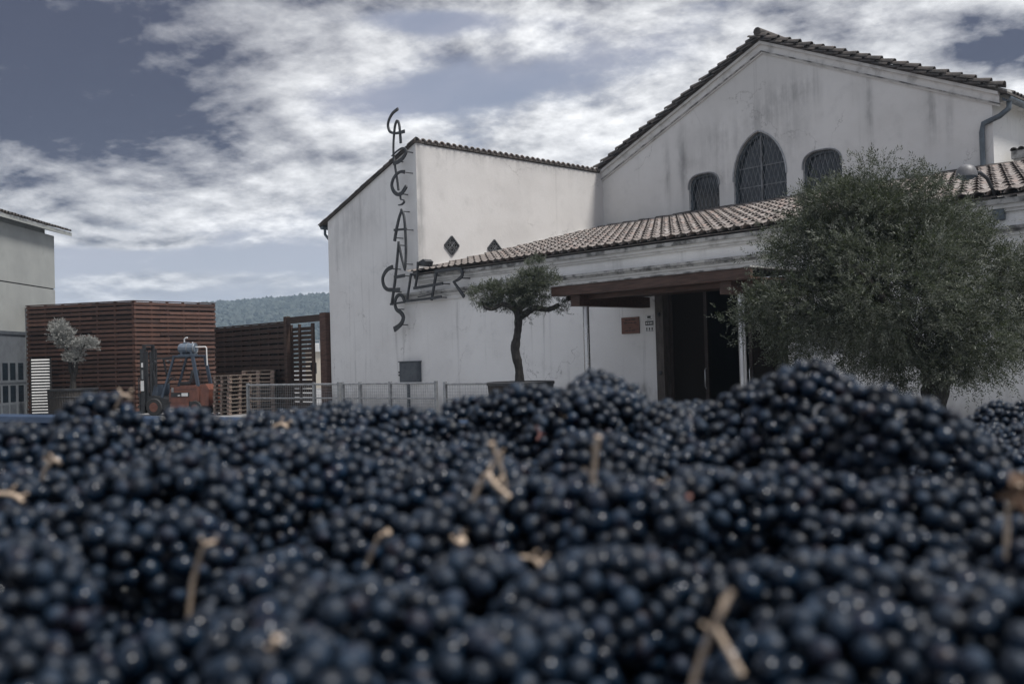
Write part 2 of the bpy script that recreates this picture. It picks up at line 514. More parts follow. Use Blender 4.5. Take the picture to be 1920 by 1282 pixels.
# ------------------------------------------------------------------ mesh helpers
class MB:
    """collects shapes and links them as ONE mesh object"""

    def __init__(s):
        s.v = []
        s.f = []

    def add(s, vs, fs):
        o = len(s.v)
        s.v += [tuple(p) for p in vs]
        s.f += [tuple(i + o for i in f) for f in fs]
        return s

    def box(s, a, b, bev=0.0):
        (x0, y0, z0), (x1, y1, z1) = a, b
        x0, x1 = min(x0, x1), max(x0, x1)
        y0, y1 = min(y0, y1), max(y0, y1)
        z0, z1 = min(z0, z1), max(z0, z1)
        if bev <= 0:
            vs = [(x0, y0, z0), (x1, y0, z0), (x1, y1, z0), (x0, y1, z0), (x0, y0, z1), (x1, y0, z1), (x1, y1, z1), (x0, y1, z1)]
            return s.add(vs, [(0, 3, 2, 1), (4, 5, 6, 7), (0, 1, 5, 4), (1, 2, 6, 5), (2, 3, 7, 6), (3, 0, 4, 7)])
        bm = bmesh.new()
        bmesh.ops.create_cube(bm, size=1)
        for v in bm.verts:
            v.co = Vector(((x0 + x1) / 2 + v.co.x * (x1 - x0), (y0 + y1) / 2 + v.co.y * (y1 - y0), (z0 + z1) / 2 + v.co.z * (z1 - z0)))
        bmesh.ops.bevel(bm, geom=bm.edges[:], offset=bev, segments=2, affect='EDGES', profile=0.6)
        bm.verts.index_update()
        s.add([v.co.copy() for v in bm.verts], [[v.index for v in f.verts] for f in bm.faces])
        bm.free()
        return s

    def bar(s, p, q, w, h, up=(0, 0, 1)):
        p, q, up = Vector(p), Vector(q), Vector(up)
        d = (q - p).normalized()
        sd_ = d.cross(up)
        if sd_.length < 1e-4:
            sd_ = d.cross(Vector((1, 0, 0)))
        sd_.normalize()
        u = sd_.cross(d)
        vs = []
        for c in (p, q):
            for a, b in ((-1, -1), (1, -1), (1, 1), (-1, 1)):
                vs.append(c + sd_ * (a * w / 2) + u * (b * h / 2))
        return s.add(vs, [(3, 2, 1, 0), (4, 5, 6, 7), (0, 1, 5, 4), (1, 2, 6, 5), (2, 3, 7, 6), (3, 0, 4, 7)])

    def tube(s, pts, rad, seg=10, cap=True, jitter=0.0):
        pts = [Vector(p) for p in pts]
        if not isinstance(rad, (list, tuple)):
            rad = [rad] * len(pts)
        t0 = (pts[1] - pts[0]).normalized()
        a = t0.cross(Vector((0, 0, 1)))
        if a.length < 1e-3:
            a = t0.cross(Vector((1, 0, 0)))
        a.normalize()
        vs, fs = [], []
        n = len(pts)
        for i, p in enumerate(pts):
            t = (pts[min(i + 1, n - 1)] - pts[max(i - 1, 0)]).normalized()
            a = (a - t * a.dot(t)).normalized()
            b = t.cross(a)
            for k in range(seg):
                th = 2 * math.pi * k / seg
                r = rad[i] * (1 + (random.uniform(-jitter, jitter) if jitter else 0))
                vs.append(p + (a * math.cos(th) + b * math.sin(th)) * r)
        for i in range(n - 1):
            for k in range(seg):
                k2 = (k + 1) % seg
                fs.append((i * seg + k, i * seg + k2, (i + 1) * seg + k2, (i + 1) * seg + k))
        if cap:
            fs.append(tuple(range(seg))[::-1])
            fs.append(tuple((n - 1) * seg + k for k in range(seg)))
        return s.add(vs, fs)

    def prism(s, poly, axis, a, b):
        """poly: 2-D outline; axis 'x','y' or 'z' is the extrusion direction from a to b"""
        def P(u, v, w):
            return {'y': (u, w, v), 'x': (w, u, v), 'z': (u, v, w)}[axis]
        n = len(poly)
        vs = [P(u, v, a) for u, v in poly] + [P(u, v, b) for u, v in poly]
        fs = [tuple(range(n))[::-1], tuple(range(n, 2 * n))]
        for i in range(n):
            j = (i + 1) % n
            fs.append((i, j, n + j, n + i))
        return s.add(vs, fs)

    def lathe(s, prof, c=(0, 0, 0), seg=24, ridge=0.0):
        vs, fs = [], []
        for r, z in prof:
            for k in range(seg):
                th = 2 * math.pi * k / seg
                rr = r * (1 + (ridge if k % 2 else -ridge)) if ridge else r
                vs.append((c[0] + rr * math.cos(th), c[1] + rr * math.sin(th), c[2] + z))
        for i in range(len(prof) - 1):
            for k in range(seg):
                k2 = (k + 1) % seg
                fs.append((i * seg + k, i * seg + k2, (i + 1) * seg + k2, (i + 1) * seg + k))
        fs.append(tuple(range(seg))[::-1])
        fs.append(tuple((len(prof) - 1) * seg + k for k in range(seg)))
        return s.add(vs, fs)

    def build(s, name, m, parent=None, smooth=False, world=False, fix=True):
        me = bpy.data.meshes.new(name)
        vs = s.v
        if world and parent is not None:
            inv = parent_matrix(parent).inverted()
            vs = [inv @ Vector(p) for p in vs]
        me.from_pydata([tuple(p) for p in vs], [], s.f)
        me.materials.append(m)
        if fix:
            bm = bmesh.new()
            bm.from_mesh(me)
            bmesh.ops.recalc_face_normals(bm, faces=bm.faces[:])
            bm.to_mesh(me)
            bm.free()
        if smooth:
            for p in me.polygons:
                p.use_smooth = True
            try:
                me.set_sharp_from_angle(angle=RAD(40))
            except Exception:
                pass
        return link(name, me, parent)


def link(name, me, parent=None):
    o = bpy.data.objects.new(name, me)
    COL.objects.link(o)
    if parent is not None:
        o.parent = parent
    return o


def parent_matrix(o):
    m = Matrix.LocRotScale(o.location, o.rotation_euler, o.scale)
    return parent_matrix(o.parent) @ m if o.parent else m


def numpy_mesh(name, V, Fq, m, parent=None, smooth=False):
    """V (n,3), Fq (k,4) or (k,3)"""
    me = bpy.data.meshes.new(name)
    V = np.asarray(V, np.float32)
    Fq = np.asarray(Fq, np.int32)
    k = Fq.shape[1]
    me.vertices.add(len(V))
    me.vertices.foreach_set('co', V.ravel())
    me.loops.add(Fq.size)
    me.loops.foreach_set('vertex_index', Fq.ravel())
    me.polygons.add(len(Fq))
    me.polygons.foreach_set('loop_start', np.arange(0, Fq.size, k, dtype=np.int32))
    me.polygons.foreach_set('loop_total', np.full(len(Fq), k, np.int32))
    me.polygons.foreach_set('use_smooth', np.full(len(Fq), smooth))
    me.materials.append(m)
    me.update(calc_edges=True)
    return link(name, me, parent)


def tag(o, label=None, cat=None, group=None, kind=None):
    if label:
        o['label'] = label
    if cat:
        o['category'] = cat
    if group:
        o['group'] = group
    if kind:
        o['kind'] = kind
    return o


def thing(name, label, cat, loc=(0, 0, 0), rz=0.0, group=None):
    o = bpy.data.objects.new(name, None)
    o.empty_display_size = 0.2
    COL.objects.link(o)
    o.location = loc
    o.rotation_euler = (0, 0, rz)
    return tag(o, label, cat, group)


def copy_of(o, parent, loc=None, rot=None):
    c = o.copy()
    COL.objects.link(c)
    c.parent = parent
    if loc is not None:
        c.location = loc
    if rot is not None:
        c.rotation_euler = rot
    return c


# ================================================================== SETTING
def smooth_noise(x, y):
    return mnoise.noise(Vector((x, y, 0.3)))


# ground: one sheet to the horizon
g = MB()
n_g = 24
ext = 1900
g.add([(-ext, -ext, 0), (ext, -ext, 0), (ext, ext, 0), (-ext, ext, 0)], [(0, 1, 2, 3)])
tag(g.build('ground', M_ASPH), kind='structure', label='grey concrete yard in front of the winery')


def ridge_px(px):
    xs = [-900, -200, 100, 300, 400, 480, 560, 620, 760, 1000, 1500, 2600]
    ys = [650, 622, 596, 578, 567, 562, 556, 551, 545, 556, 590, 650]
    return float(np.interp(px, xs, ys))


def hill():
    nx, ny = 90, 16
    D0, D1 = 600.0, 1050.0
    V, F_ = [], []
    H = np.zeros((ny + 2, nx))
    for j in range(ny + 2):
        t = min(j / (ny - 1), 1.0)
        dpt = D0 + (D1 - D0) * j / (ny - 1)
        for i in range(nx):
            px = -300 + 1900 * i / (nx - 1)
            xc = (px - 960) / FPX * dpt
            hz = 676 - 0.028 * (px - 960)
            top = (hz - ridge_px(px)) / FPX * D1 + EYE - 4.0
            s = t * t * (3 - 2 * t)
            z = -2 + (top + 2) * (0.25 * t + 0.75 * s)
            z += 1.8 * smooth_noise(xc * 0.02, dpt * 0.02) * math.sin(min(t, 1) * math.pi)
            if j >= ny:
                z = top - 12 * (j - ny + 1)
            V.append(cw(xc, dpt, z))
    for j in range(ny + 1):
        for i in range(nx - 1):
            a = j * nx + i
            F_.append((a, a + 1, a + nx + 1, a + nx))
    o = numpy_mesh('hill', np.array([tuple(v) for v in V]), np.array(F_), M_HILL, None, True)
    tag(o, 'wooded hill rising behind the fence and gate', kind='structure')
    # the wood on it reads as one mass
    ico_v, ico_f = ico(1)
    n = 15000
    vv = np.array([tuple(v) for v in V]).reshape(ny + 2, nx, 3)
    jj = rng.random(n) ** 0.8 * (ny - 1)
    ii = 20 + rng.random(n) * 40
    j0, i0 = jj.astype(int), ii.astype(int)
    fj, fi = (jj - j0)[:, None], (ii - i0)[:, None]
    P = (vv[j0, i0] * (1 - fj) * (1 - fi) + vv[j0 + 1, i0] * fj * (1 - fi) + vv[j0, i0 + 1] * (1 - fj) * fi + vv[j0 + 1, i0 + 1] * fj * fi)
    r = rng.uniform(1.5, 3.4, n)
    sc = np.stack([r, r, r * rng.uniform(0.9, 1.5, n)], 1)
    jit = 1 + rng.uniform(-0.28, 0.28, (n, len(ico_v), 1))
    VV = P[:, None, :] + ico_v[None] * sc[:, None, :] * jit + np.array([0, 0, 1.0]) * (r * 0.6)[:, None, None]
    FF = ico_f[None] + (np.arange(n) * len(ico_v))[:, None, None]
    o = numpy_mesh('woods', VV.reshape(-1, 3), FF.reshape(-1, 3), M_WOODS, None, False)
    tag(o, 'dense bluish wood covering the far hill', kind='stuff')


def ico(sub):
    bm = bmesh.new()
    bmesh.ops.create_icosphere(bm, subdivisions=sub, radius=1)
    bm.verts.index_update()
    v = np.array([tuple(q.co) for q in bm.verts])
    f = np.array([[q.index for q in p.verts] for p in bm.faces])
    bm.free()
    return v, f


hill()

# haze: pale even air out to the hill
hz = MB().box((-1500, -700, -1.2), (650, 1500, 105))
m = bpy.data.materials.new('pale air')
m.use_nodes = True
T = NT(m.node_tree)
T.n.remove(T.n['Principled BSDF'])
pv = T.n.new('ShaderNodeVolumePrincipled')
pv.inputs['Color'].default_value = (0.62, 0.80, 1.0, 1)
pv.inputs['Density'].default_value = 0.00048
pv.inputs['Anisotropy'].default_value = 0.2
T.l.new(pv.outputs[0], T.n['Material Output'].inputs['Volume'])
tag(hz.build('haze', m), kind='stuff')


# ================================================================== ROOF TILES
def tile_mesh():
    """one barrel tile: y up the slope, open towards -z"""
    n = 7
    vs, fs = [], []
    L, th = 0.44, 0.016
    for (yy, r) in ((0.0, 0.098), (L, 0.078)):
        for rr in (r, r - th):
            for k in range(n):
                a = math.pi * k / (n - 1)
                vs.append((rr * math.cos(a), yy, rr * math.sin(a) * 0.86))
    for k in range(n - 1):
        fs.append((k, k + 1, 2 * n + k + 1, 2 * n + k))                    # outside
        fs.append((n + k + 1, n + k, 3 * n + k, 3 * n + k + 1))            # inside
        fs.append((k + 1, k, n + k, n + k + 1))                            # lower lip
    return vs, fs


TILE_V, TILE_F = tile_mesh()
tile_me = bpy.data.meshes.new('tile')
tile_me.from_pydata(TILE_V, [], TILE_F)
tile_me.materials.append(M_TILE)
tile_dark = tile_me.copy()
tile_dark.name = 'tile_weathered'
tile_dark.materials[0] = M_TILEO
for me_ in (tile_me, tile_dark):
    for p in me_.polygons:
        p.use_smooth = True
    me_.set_sharp_from_angle(angle=RAD(45))


def place_tile(mat4, parent, dark=False):
    o = link('tile', tile_dark if dark else tile_me, parent)
    mw = parent_matrix(parent).inverted() @ mat4
    l, r, s_ = mw.decompose()
    o.location = l
    o.rotation_euler = r.to_euler()
    o.scale = s_
    return o


def tiles_stuff(mats, parent, name='roof_tiles', m=M_TILE):
    tv = np.array(TILE_V)
    tf = np.array(TILE_F)
    inv = parent_matrix(parent).inverted()
    A = np.array([np.array(inv @ q) for q in mats])
    V = np.einsum('nij,kj->nki', A[:, :3, :3], tv) + A[:, None, :3, 3]
    F_ = tf[None] + (np.arange(len(mats)) * len(tv))[:, None, None]
    o = numpy_mesh(name, V.reshape(-1, 3), F_.reshape(-1, 4), m, parent, False)
    o['kind'] = 'stuff'
    return o


def frame_matrix(o, ax, ay, az):
    m_ = Matrix((ax, ay, az)).transposed().to_4x4()
    m_.translation = o
    return m_


def jit_tile(o, ax, ay, az, k=1.0):
    q = frame_matrix(o, ax, ay, az)
    return q @ Matrix.Rotation(random.uniform(-0.05, 0.05) * k, 4, 'Z') @ Matrix.Rotation(random.uniform(-0.025, 0.03) * k, 4, 'X') @ Matrix.Translation((random.uniform(-.008, .008), random.uniform(-.02, .02), random.uniform(-.006, .006)))


# ================================================================== THE WINERY, three volumes
Y1, Y2, X0 = 19.71, 28.73, -25.09
XL = -30.26

# ---- tall block with the single-pitch roof ----
tall = thing('winery_block', 'tall white plastered block with one sloping tiled roof carrying the iron lettering', 'building', (-27.7, 24.0, 0))
z_hi, z_lo = 8.76, 6.86
MB().prism([(XL, 0), (X0, 0), (X0, z_hi), (XL, z_lo)], 'y', Y1, Y1 + 0.35).build('front_wall', M_WALL, tall, world=True)
MB().box((X0 - 0.30, Y1 + 0.002, 0), (X0 + 0.004, Y2 + 6, z_hi - 0.015)).build('side_wall', M_WALL2, tall, world=True)
MB().box((XL, Y1 + 0.35, 0), (XL + 0.35, Y2 + 6, z_lo)).build('rear_side_wall', M_WALL, tall, world=True)
sl = (z_hi - z_lo) / (X0 - XL)
ra = math.atan(sl)
ax_dn = Vector((-math.cos(ra), 0, -math.sin(ra)))      # down the slope
az_up = Vector((-math.sin(ra), 0, math.cos(ra)))
deck = MB().prism([(X0 + 0.04, z_hi + 0.005 + 0.04 * sl), (X0 + 0.04, z_hi + 0.07 + 0.04 * sl), (XL - 0.42, z_lo + 0.07 - 0.42 * sl), (XL - 0.42, z_lo + 0.005 - 0.42 * sl)], 'y', Y1 - 0.10, Y2 + 6)
deck.build('roof_deck', M_TILEO, tall, world=True)
# top course seen end-on along the high edge, then the verge above the lettered wall
ypos = Y1 + 0.02
first = []
while ypos < Y2 + 0.3:
    o = Vector((X0 + 0.10, ypos, z_hi + 0.075))
    ay = ax_dn
    q = frame_matrix(o, ay.cross(az_up), ay, az_up)
    q = q @ Matrix.Rotation(random.uniform(-0.04, 0.04), 4, 'Z') @ Matrix.Diagonal((1.16, 1.0, 1.35, 1))
    place_tile(q, tall)
    ypos += 0.262 + random.uniform(-.008, .008)
L_slope = (X0 - XL + 0.45) / math.cos(ra)
k = 0
s_ = 0.40
while s_ < L_slope + 0.25:
    up = -ax_dn
    o = Vector((X0 + 0.1, Y1 - 0.03, z_hi + 0.10)) + ax_dn * s_
    q = jit_tile(o, up.cross(az_up), up, az_up)
    place_tile(q @ Matrix.Diagonal((1, 0.98, 1.0, 1)), tall, True)
    s_ += 0.355
mats = []
for j in range(1, 34):
    s_ = 0.8
    while s_ < L_slope + 0.25:
        up = -ax_dn
        mats.append(jit_tile(Vector((X0 + 0.1, Y1 - 0.03 + j * 0.262, z_hi + 0.09)) + ax_dn * s_, up.cross(az_up), up, az_up))
        s_ += 0.37
tiles_stuff(mats, tall)
# eaves gutter stub at the low corner
e0 = Vector((XL - 0.36, Y1 - 0.04, z_lo - 0.16))
MB().tube([e0, e0 + Vector((0, 9, 0))], 0.09, 10).build('gutter', M_PIPE, tall, True, True)
MB().tube([e0 + Vector((0, .15, -.04)), e0 + Vector((0.0, .15, -.25)), e0 + Vector((.2, .15, -.42)), e0 + Vector((.28, .4, -.6)), e0 + Vector((.28, .5, -6.4))], 0.05, 8).build('downpipe', M_PIPE, tall, True, True)

# ---- two diamond vents in its side wall ----
for (yc, lab) in ((21.1, 'dark diamond-shaped pierced tile vent on the cream wall, nearer the lettering'), (23.0, 'dark diamond-shaped pierced tile vent just above the porch roof edge')):
    dv = thing('diamond_vent', lab, 'vent', (X0, yc, 5.25), 0, 'diamond vents in the side wall')
    h = 0.30
    MB().prism([(-h, 0.3), (0, 0.3 - h), (h, 0.3), (0, 0.3 + h)], 'x', 0.003, 0.012).build('backing', M_BACK, dv)  # flat black plate painted for the shade inside the pierced holes
    fr = MB()
    c4 = [(-h, 0.3), (0, 0.3 - h), (h, 0.3), (0, 0.3 + h)]
    for i in range(4):
        a, b = c4[i], c4[(i + 1) % 4]
        fr.bar((0.03, a[0], a[1]), (0.03, b[0], b[1]), 0.05, 0.045, (1, 0, 0))
    fr.build('rim', M_IRON, dv)
    la = MB()
    la.bar((0.028, -h * .5, .3 - h * .5), (0.028, h * .5, .3 + h * .5), 0.02, 0.03, (1, 0, 0))
    la.bar((0.029, -h * .5, .3 + h * .5), (0.029, h * .5, .3 - h * .5), 0.02, 0.03, (1, 0, 0))
    for a in range(4):
        th = a * math.pi / 2
        cx, cz = math.cos(th) * 0.15, math.sin(th) * 0.15
        pts = [(0.03, cx + 0.06 * math.cos(u), 0.3 + cz + 0.06 * math.sin(u)) for u in np.linspace(0, 2 * math.pi, 10)]
        la.tube(pts, 0.009, 5)
    la.build('lattice', M_GALV, dv)

# ---- gabled hall ----
XR, XM = -10.72, -17.93
hall = thing('gabled_hall', 'large white gabled hall with three barred arched windows behind the porch roof', 'building', (-17.9, 34.0, 0))
zE, zA = 8.45, 11.62           # underside of the raking moulding at eaves and apex
gb = MB()
outer = [(X0, 0), (XR, 0), (XR, zE + 0.5), (XM, zA + 0.5), (X0, zE + 0.5)]


def arch_outline(xl, xr, zb, zs, zt, pointed):
    xm = (xl + xr) / 2
    pts = [(xl, zb), (xr, zb), (xr, zs)]
    n = 10
    if pointed:
        for i in range(1, n + 1):
            t = i / n
            a = t * math.radians(78)
            f = (1 - math.cos(a)) / (1 - math.cos(math.radians(78)))
            s2 = math.sin(a) / math.sin(math.radians(78))
            pts.append((xr + (xm - xr) * f, zs + (zt - zs) * s2))
        for i in range(1, n + 1):
            t = 1 - i / n
            a = t * math.radians(78)
            f = (1 - math.cos(a)) / (1 - math.cos(math.radians(78)))
            s2 = math.sin(a) / math.sin(math.radians(78))
            pts.append((xl + (xm - xl) * f, zs + (zt - zs) * s2))
    else:
        for i in range(1, 2 * n):
            a = math.pi * i / (2 * n)
            e = 0.72
            cxx = math.copysign(abs(math.cos(a)) ** e, math.cos(a))
            pts.append((xm + (xr - xm) * cxx, zs + (zt - zs) * abs(math.sin(a)) ** e))
        pts.append((xl, zs))
    return pts


WINS = [(-21.08, -19.80, 6.75, 7.55, 8.04, False), (-19.22, -17.19, 6.75, 7.55, 9.10, True), (-16.60, -15.25, 6.75, 7.55, 8.08, False)]


def wall_with_holes(outer_, holes, y0, y1):
    bm = bmesh.new()
    edges = []
    for loop in [outer_] + holes:
        vs_ = [bm.verts.new((x_, y0, z_)) for x_, z_ in loop]
        edges += [bm.edges.new((vs_[i], vs_[(i + 1) % len(vs_)])) for i in range(len(vs_))]
    bmesh.ops.triangle_fill(bm, use_beauty=True, use_dissolve=False, edges=edges)
    ex = bmesh.ops.extrude_face_region(bm, geom=bm.faces[:])
    for e_ in ex['geom']:
        if isinstance(e_, bmesh.types.BMVert):
            e_.co.y = y1
    bm.verts.index_update()
    mb_ = MB().add([v.co.copy() for v in bm.verts], [[v.index for v in f.verts] for f in bm.faces])
    bm.free()
    return mb_


wall_with_holes(outer, [arch_outline(*w_) for w_ in WINS], Y2, Y2 + 0.4).build('gable_wall', M_GABLE, hall, world=True)
MB().box((XR - 0.4, Y2 + 0.4, 0), (XR, Y2 + 22, zE + 0.35)).build('side_wall', M_GABLE, hall, world=True)
win_labels = ['left', 'mid', 'right']
for wi, w_ in enumerate(WINS):
    ol = arch_outline(*w_)
    xm, zb, zt = (w_[0] + w_[1]) / 2, w_[2], w_[4]
    fr = MB()

    def shrink(k_, q=ol, xm=xm, zc=(zb + w_[3]) / 2):
        return [(xm + (a - xm) * (1 - k_ / (w_[1] - w_[0]) * 2), zc + (b - zc) * (1 - k_ / (zt - zb) * 2)) for a, b in q]
    a_, b_ = shrink(-0.0), shrink(0.07)
    n = len(ol)
    vs_ = [(p[0], Y2 + 0.12, p[1]) for p in a_] + [(p[0], Y2 + 0.12, p[1]) for p in b_] + [(p[0], Y2 + 0.2, p[1]) for p in b_]
    fs_ = []
    for i in range(n):
        j = (i + 1) % n
        fs_ += [(i, j, n + j, n + i), (n + i, n + j, 2 * n + j, 2 * n + i)]
    fr.add(vs_, fs_)
    wframe = fr.build('window', M_PIPE, hall, world=True)
    gl = MB().prism(shrink(0.05), 'y', Y2 + 0.22, Y2 + 0.24).build('glass', M_GLASS, wframe, world=True)
    mu = MB()
    if wi == 1:
        mu.box((xm - 0.03, Y2 + 0.14, zb), (xm + 0.03, Y2 + 0.19, zt - 0.08))
    for zz_ in (7.3, 7.95):
        if zz_ < zt - 0.3:
            mu.box((w_[0] + 0.08, Y2 + 0.19, zz_), (w_[1] - 0.08, Y2 + 0.215, zz_ + 0.035))
    mu.build('mullion', M_IRONP if wi == 1 else M_IRON, wframe, world=True)
    gr = MB()
    # lattice of thin rods clipped to the opening
    sp = 0.17
    xs_ = [p[0] for p in ol]

    def inside(x_, z_):
        c_ = False
        m_ = len(ol)
        for i in range(m_):
            (x1, z1), (x2, z2) = ol[i], ol[(i + 1) % m_]
            if (z1 > z_) != (z2 > z_) and x_ < (x2 - x1) * (z_ - z1) / (z2 - z1) + x1:
                c_ = not c_
        return c_
    for sgn in (-1, 1):
        c0 = w_[0] - 3.0
        while c0 < w_[1] + 3.0:
            run = None
            for t in np.linspace(0, 1, 90):
                z_ = zb + (zt - zb) * t
                x_ = c0 + sgn * (z_ - zb) * 0.30
                if inside(x_, z_):
                    if run is None:
                        run = (x_, z_)
                    last = (x_, z_)
                elif run is not None:
                    break
            if run is not None and abs(run[1] - last[1]) > 0.08:
                gr.bar((run[0], Y2 + 0.085 + 0.008 * sgn, run[1]), (last[0], Y2 + 0.085 + 0.008 * sgn, last[1]), 0.012, 0.010, (0, 1, 0))
            c0 += sp
    gr.build('grille', M_IRONP, wframe, world=True)
    ri = MB()
    ri.tube([(p[0], Y2 - 0.01, p[1]) for p in ol[2:]], 0.032, 6).build('surround', M_GALV if wi == 1 else M_IRONP, wframe, True, True)

# raking moulding and verge tiles
slope_h = (zA - zE) / (XM - X0)
for sgn, xe in ((-1, X0 - 0.02), (1, XR + 0.22)):
    zz_e = zE - slope_h * (0.0 if sgn < 0 else 0.1)
    for (dz0, dz1, out_) in ((0.00, 0.05, 0.055), (0.05, 0.09, 0.10), (0.09, 0.31, 0.075), (0.31, 0.40, 0.17)):
        xo = xe
        ze = zA - slope_h * abs(xo - XM)
        pf = [(xo, ze + dz0), (XM, zA + dz0), (XM, zA + dz1), (xo, ze + dz1)]
        MB().prism(pf, 'y', Y2 - out_, Y2 - 0.001).build('raking_cornice', M_TRIM if dz0 not in (0.05,) else M_LEDGE, hall, world=True)
    ang = math.atan(slope_h)
    up = Vector((-sgn * math.cos(ang), 0, math.sin(ang)))
    nz = Vector((sgn * math.sin(ang), 0, math.cos(ang)))
    Lr = abs(xe - XM) / math.cos(ang) + 0.25
    for row, (yy, dz_r, s_start, kx, kz) in enumerate(((Y2 - 0.20, 0.60, 0.0, 1.25, 1.5), (Y2 - 0.235, 0.485, 0.2, 0.95, 1.1), (Y2 + 0.12, 0.58, 0.1, 1.2, 1.3))):
        s_ = s_start
        while s_ < Lr - 0.1:
            o = Vector((xe + sgn * 0.2, yy, zA + dz_r - slope_h * abs(xe + sgn * 0.2 - XM))) + up * s_
            q = jit_tile(o, up.cross(nz), up, nz, 1.3) @ Matrix.Rotation(-0.14, 4, 'X')
            place_tile(q @ Matrix.Diagonal((kx, 1.12, kz, 1)), hall, True)
            s_ += 0.42 + random.uniform(-.02, .02)
    # the roof plane itself
    xo = xe + sgn * 0.25
    zo = zA + 0.40 - slope_h * abs(xo - XM)
    MB().prism([(xo, zo), (XM, zA + 0.401), (XM, zA + 0.46), (xo, zo + 0.06)], 'y', Y2 - 0.17, Y2 + 22).build('roof', M_TILEO, hall, world=True)
    mats = []
    for j in range(2, 40):
        s_ = 0.0
        while s_ < Lr - 0.2:
            o = Vector((xo, Y2 - 0.13 + j * 0.25, zo + 0.07)) + up * s_
            mats.append(jit_tile(o, up.cross(nz), up, nz))
            s_ += 0.37
    tiles_stuff(mats, hall, 'roof_tiles', M_TILEO)
    # bedding mortar under the verge tiles
    MB().prism([(xo, zo + 0.06), (XM, zA + 0.46), (XM, zA + 0.53), (xo, zo + 0.12)], 'y', Y2 - 0.15, Y2 + 0.2).build('verge_mortar', M_LEDGE, hall, world=True)
MB().tube([(XM, Y2 - 0.30, zA + 0.68), (XM, Y2 + 22, zA + 0.66)], 0.14, 10).build('ridge', M_TILEO, hall, True, True)
# gutter and downpipe on the right
gx, gz = XR + 0.42, zE + 0.10
gu = MB()
prof = [(gx + 0.12 * math.cos(a), gz + 0.12 * math.sin(a)) for a in np.linspace(math.pi, 2 * math.pi, 9)]
prof += [(gx + 0.10 * math.cos(a), gz + 0.10 * math.sin(a)) for a in np.linspace(2 * math.pi, math.pi, 9)]
gu.prism(prof, 'y', Y2 - 0.1, Y2 + 21.9).build('gutter', M_PIPE, hall, world=True)
MB().tube([(gx, Y2 + 0.1, gz - 0.1), (gx, Y2 + 0.05, gz - 0.3), (gx - 0.22, Y2 - 0.03, gz - 0.48), (XR - 0.22, Y2 - 0.09, gz - 0.62), (XR - 0.26, Y2 - 0.10, gz - 0.85), (XR - 0.26, Y2 - 0.10, 6.6)], 0.075, 10).build('downpipe', M_PIPE, hall, True, True)
MB().box((XR, Y2 + 0.42, zE + 0.10), (XR + 0.30, Y2 + 21.8, zE + 0.30)).build('eaves_cornice', M_TRIM, hall, world=True)

# lower annexe beside the hall, its tiled edge showing at the right
ann = thing('side_annexe', 'low plastered annexe with a tiled edge beside the right end of the gabled hall', 'building', (-6.0, 38.0, 0))
AX = XR + 0.25
a0 = on_x(1850, 262, AX)
MB().box((AX, Y2 + 0.9, 0), (AX + 7, Y2 + 20, a0.z - 0.42)).build('wall', M_GABLE, ann, world=True)
MB().box((AX - 0.02, Y2 + 0.8, a0.z - 0.42), (AX + 7.1, Y2 + 20.1, a0.z - 0.30)).build('cornice', M_TRIM, ann, world=True)
MB().box((AX - 0.05, Y2 + 0.7, a0.z - 0.30), (AX + 7.2, Y2 + 20.2, a0.z - 0.08)).build('roof_deck', M_LEDGE, ann, world=True)
yy = Y2 + 0.75
while yy < Y2 + 12:
    q = frame_matrix(Vector((AX + 0.0, yy, a0.z - 0.05)), Vector((1, 0, 0)), Vector((0, 1, 0)), Vector((0, 0, 1)))
    place_tile(q @ Matrix.Rotation(random.uniform(-.05, .05), 4, 'Z'), ann, True)
    q = frame_matrix(Vector((AX + 0.2, yy, a0.z - 0.05)), Vector((1, 0, 0)), Vector((0, 1, 0)), Vector((0, 0, 1)))
    place_tile(q @ Matrix.Rotation(random.uniform(-.05, .05), 4, 'Z'), ann, True)
    yy += 0.36

# ---- front wing: long low porch wing under the tiled lean-to roof ----
XE = -3.0
wing = thing('front_wing', 'long low white front wing with a tiled lean-to roof and dark entrance', 'building', (-14.0, 24.0, 0))
DX0, DX1, DZ = -15.58, -11.9, 3.42
MB().box((X0, Y1, 0), (DX0, Y1 + 0.35, 4.48)).build('front_wall', M_WALL, wing, world=True)
MB().box((DX0, Y1, DZ), (DX1, Y1 + 0.35, 4.48)).build('front_wall', M_WALL, wing, world=True)
MB().box((DX1, Y1, 0), (XE, Y1 + 0.35, 4.48)).build('front_wall', M_WALL, wing, world=True)
# mouldings: the eaves cornice and the lower string course, each of stepped strips
for (z0_, z1_, o_, mm, xa) in ((4.25, 4.31, 0.07, M_TRIM, X0 + 0.0), (4.31, 4.39, 0.13, M_TRIM, X0), (4.39, 4.485, 0.20, M_LEDGE, X0),
                               (3.66, 3.80, 0.06, M_TRIM, X0 - 0.75), (3.80, 3.85, 0.11, M_TRIM, X0 - 0.75), (3.85, 3.90, 0.15, M_LEDGE, X0 - 0.75), (3.90, 3.965, 0.20, M_LEDGE, X0 - 0.75)):
    MB().box((xa, Y1 - o_, z0_), (XE, Y1 - 0.001, z1_)).build('cornice', mm, wing, world=True)
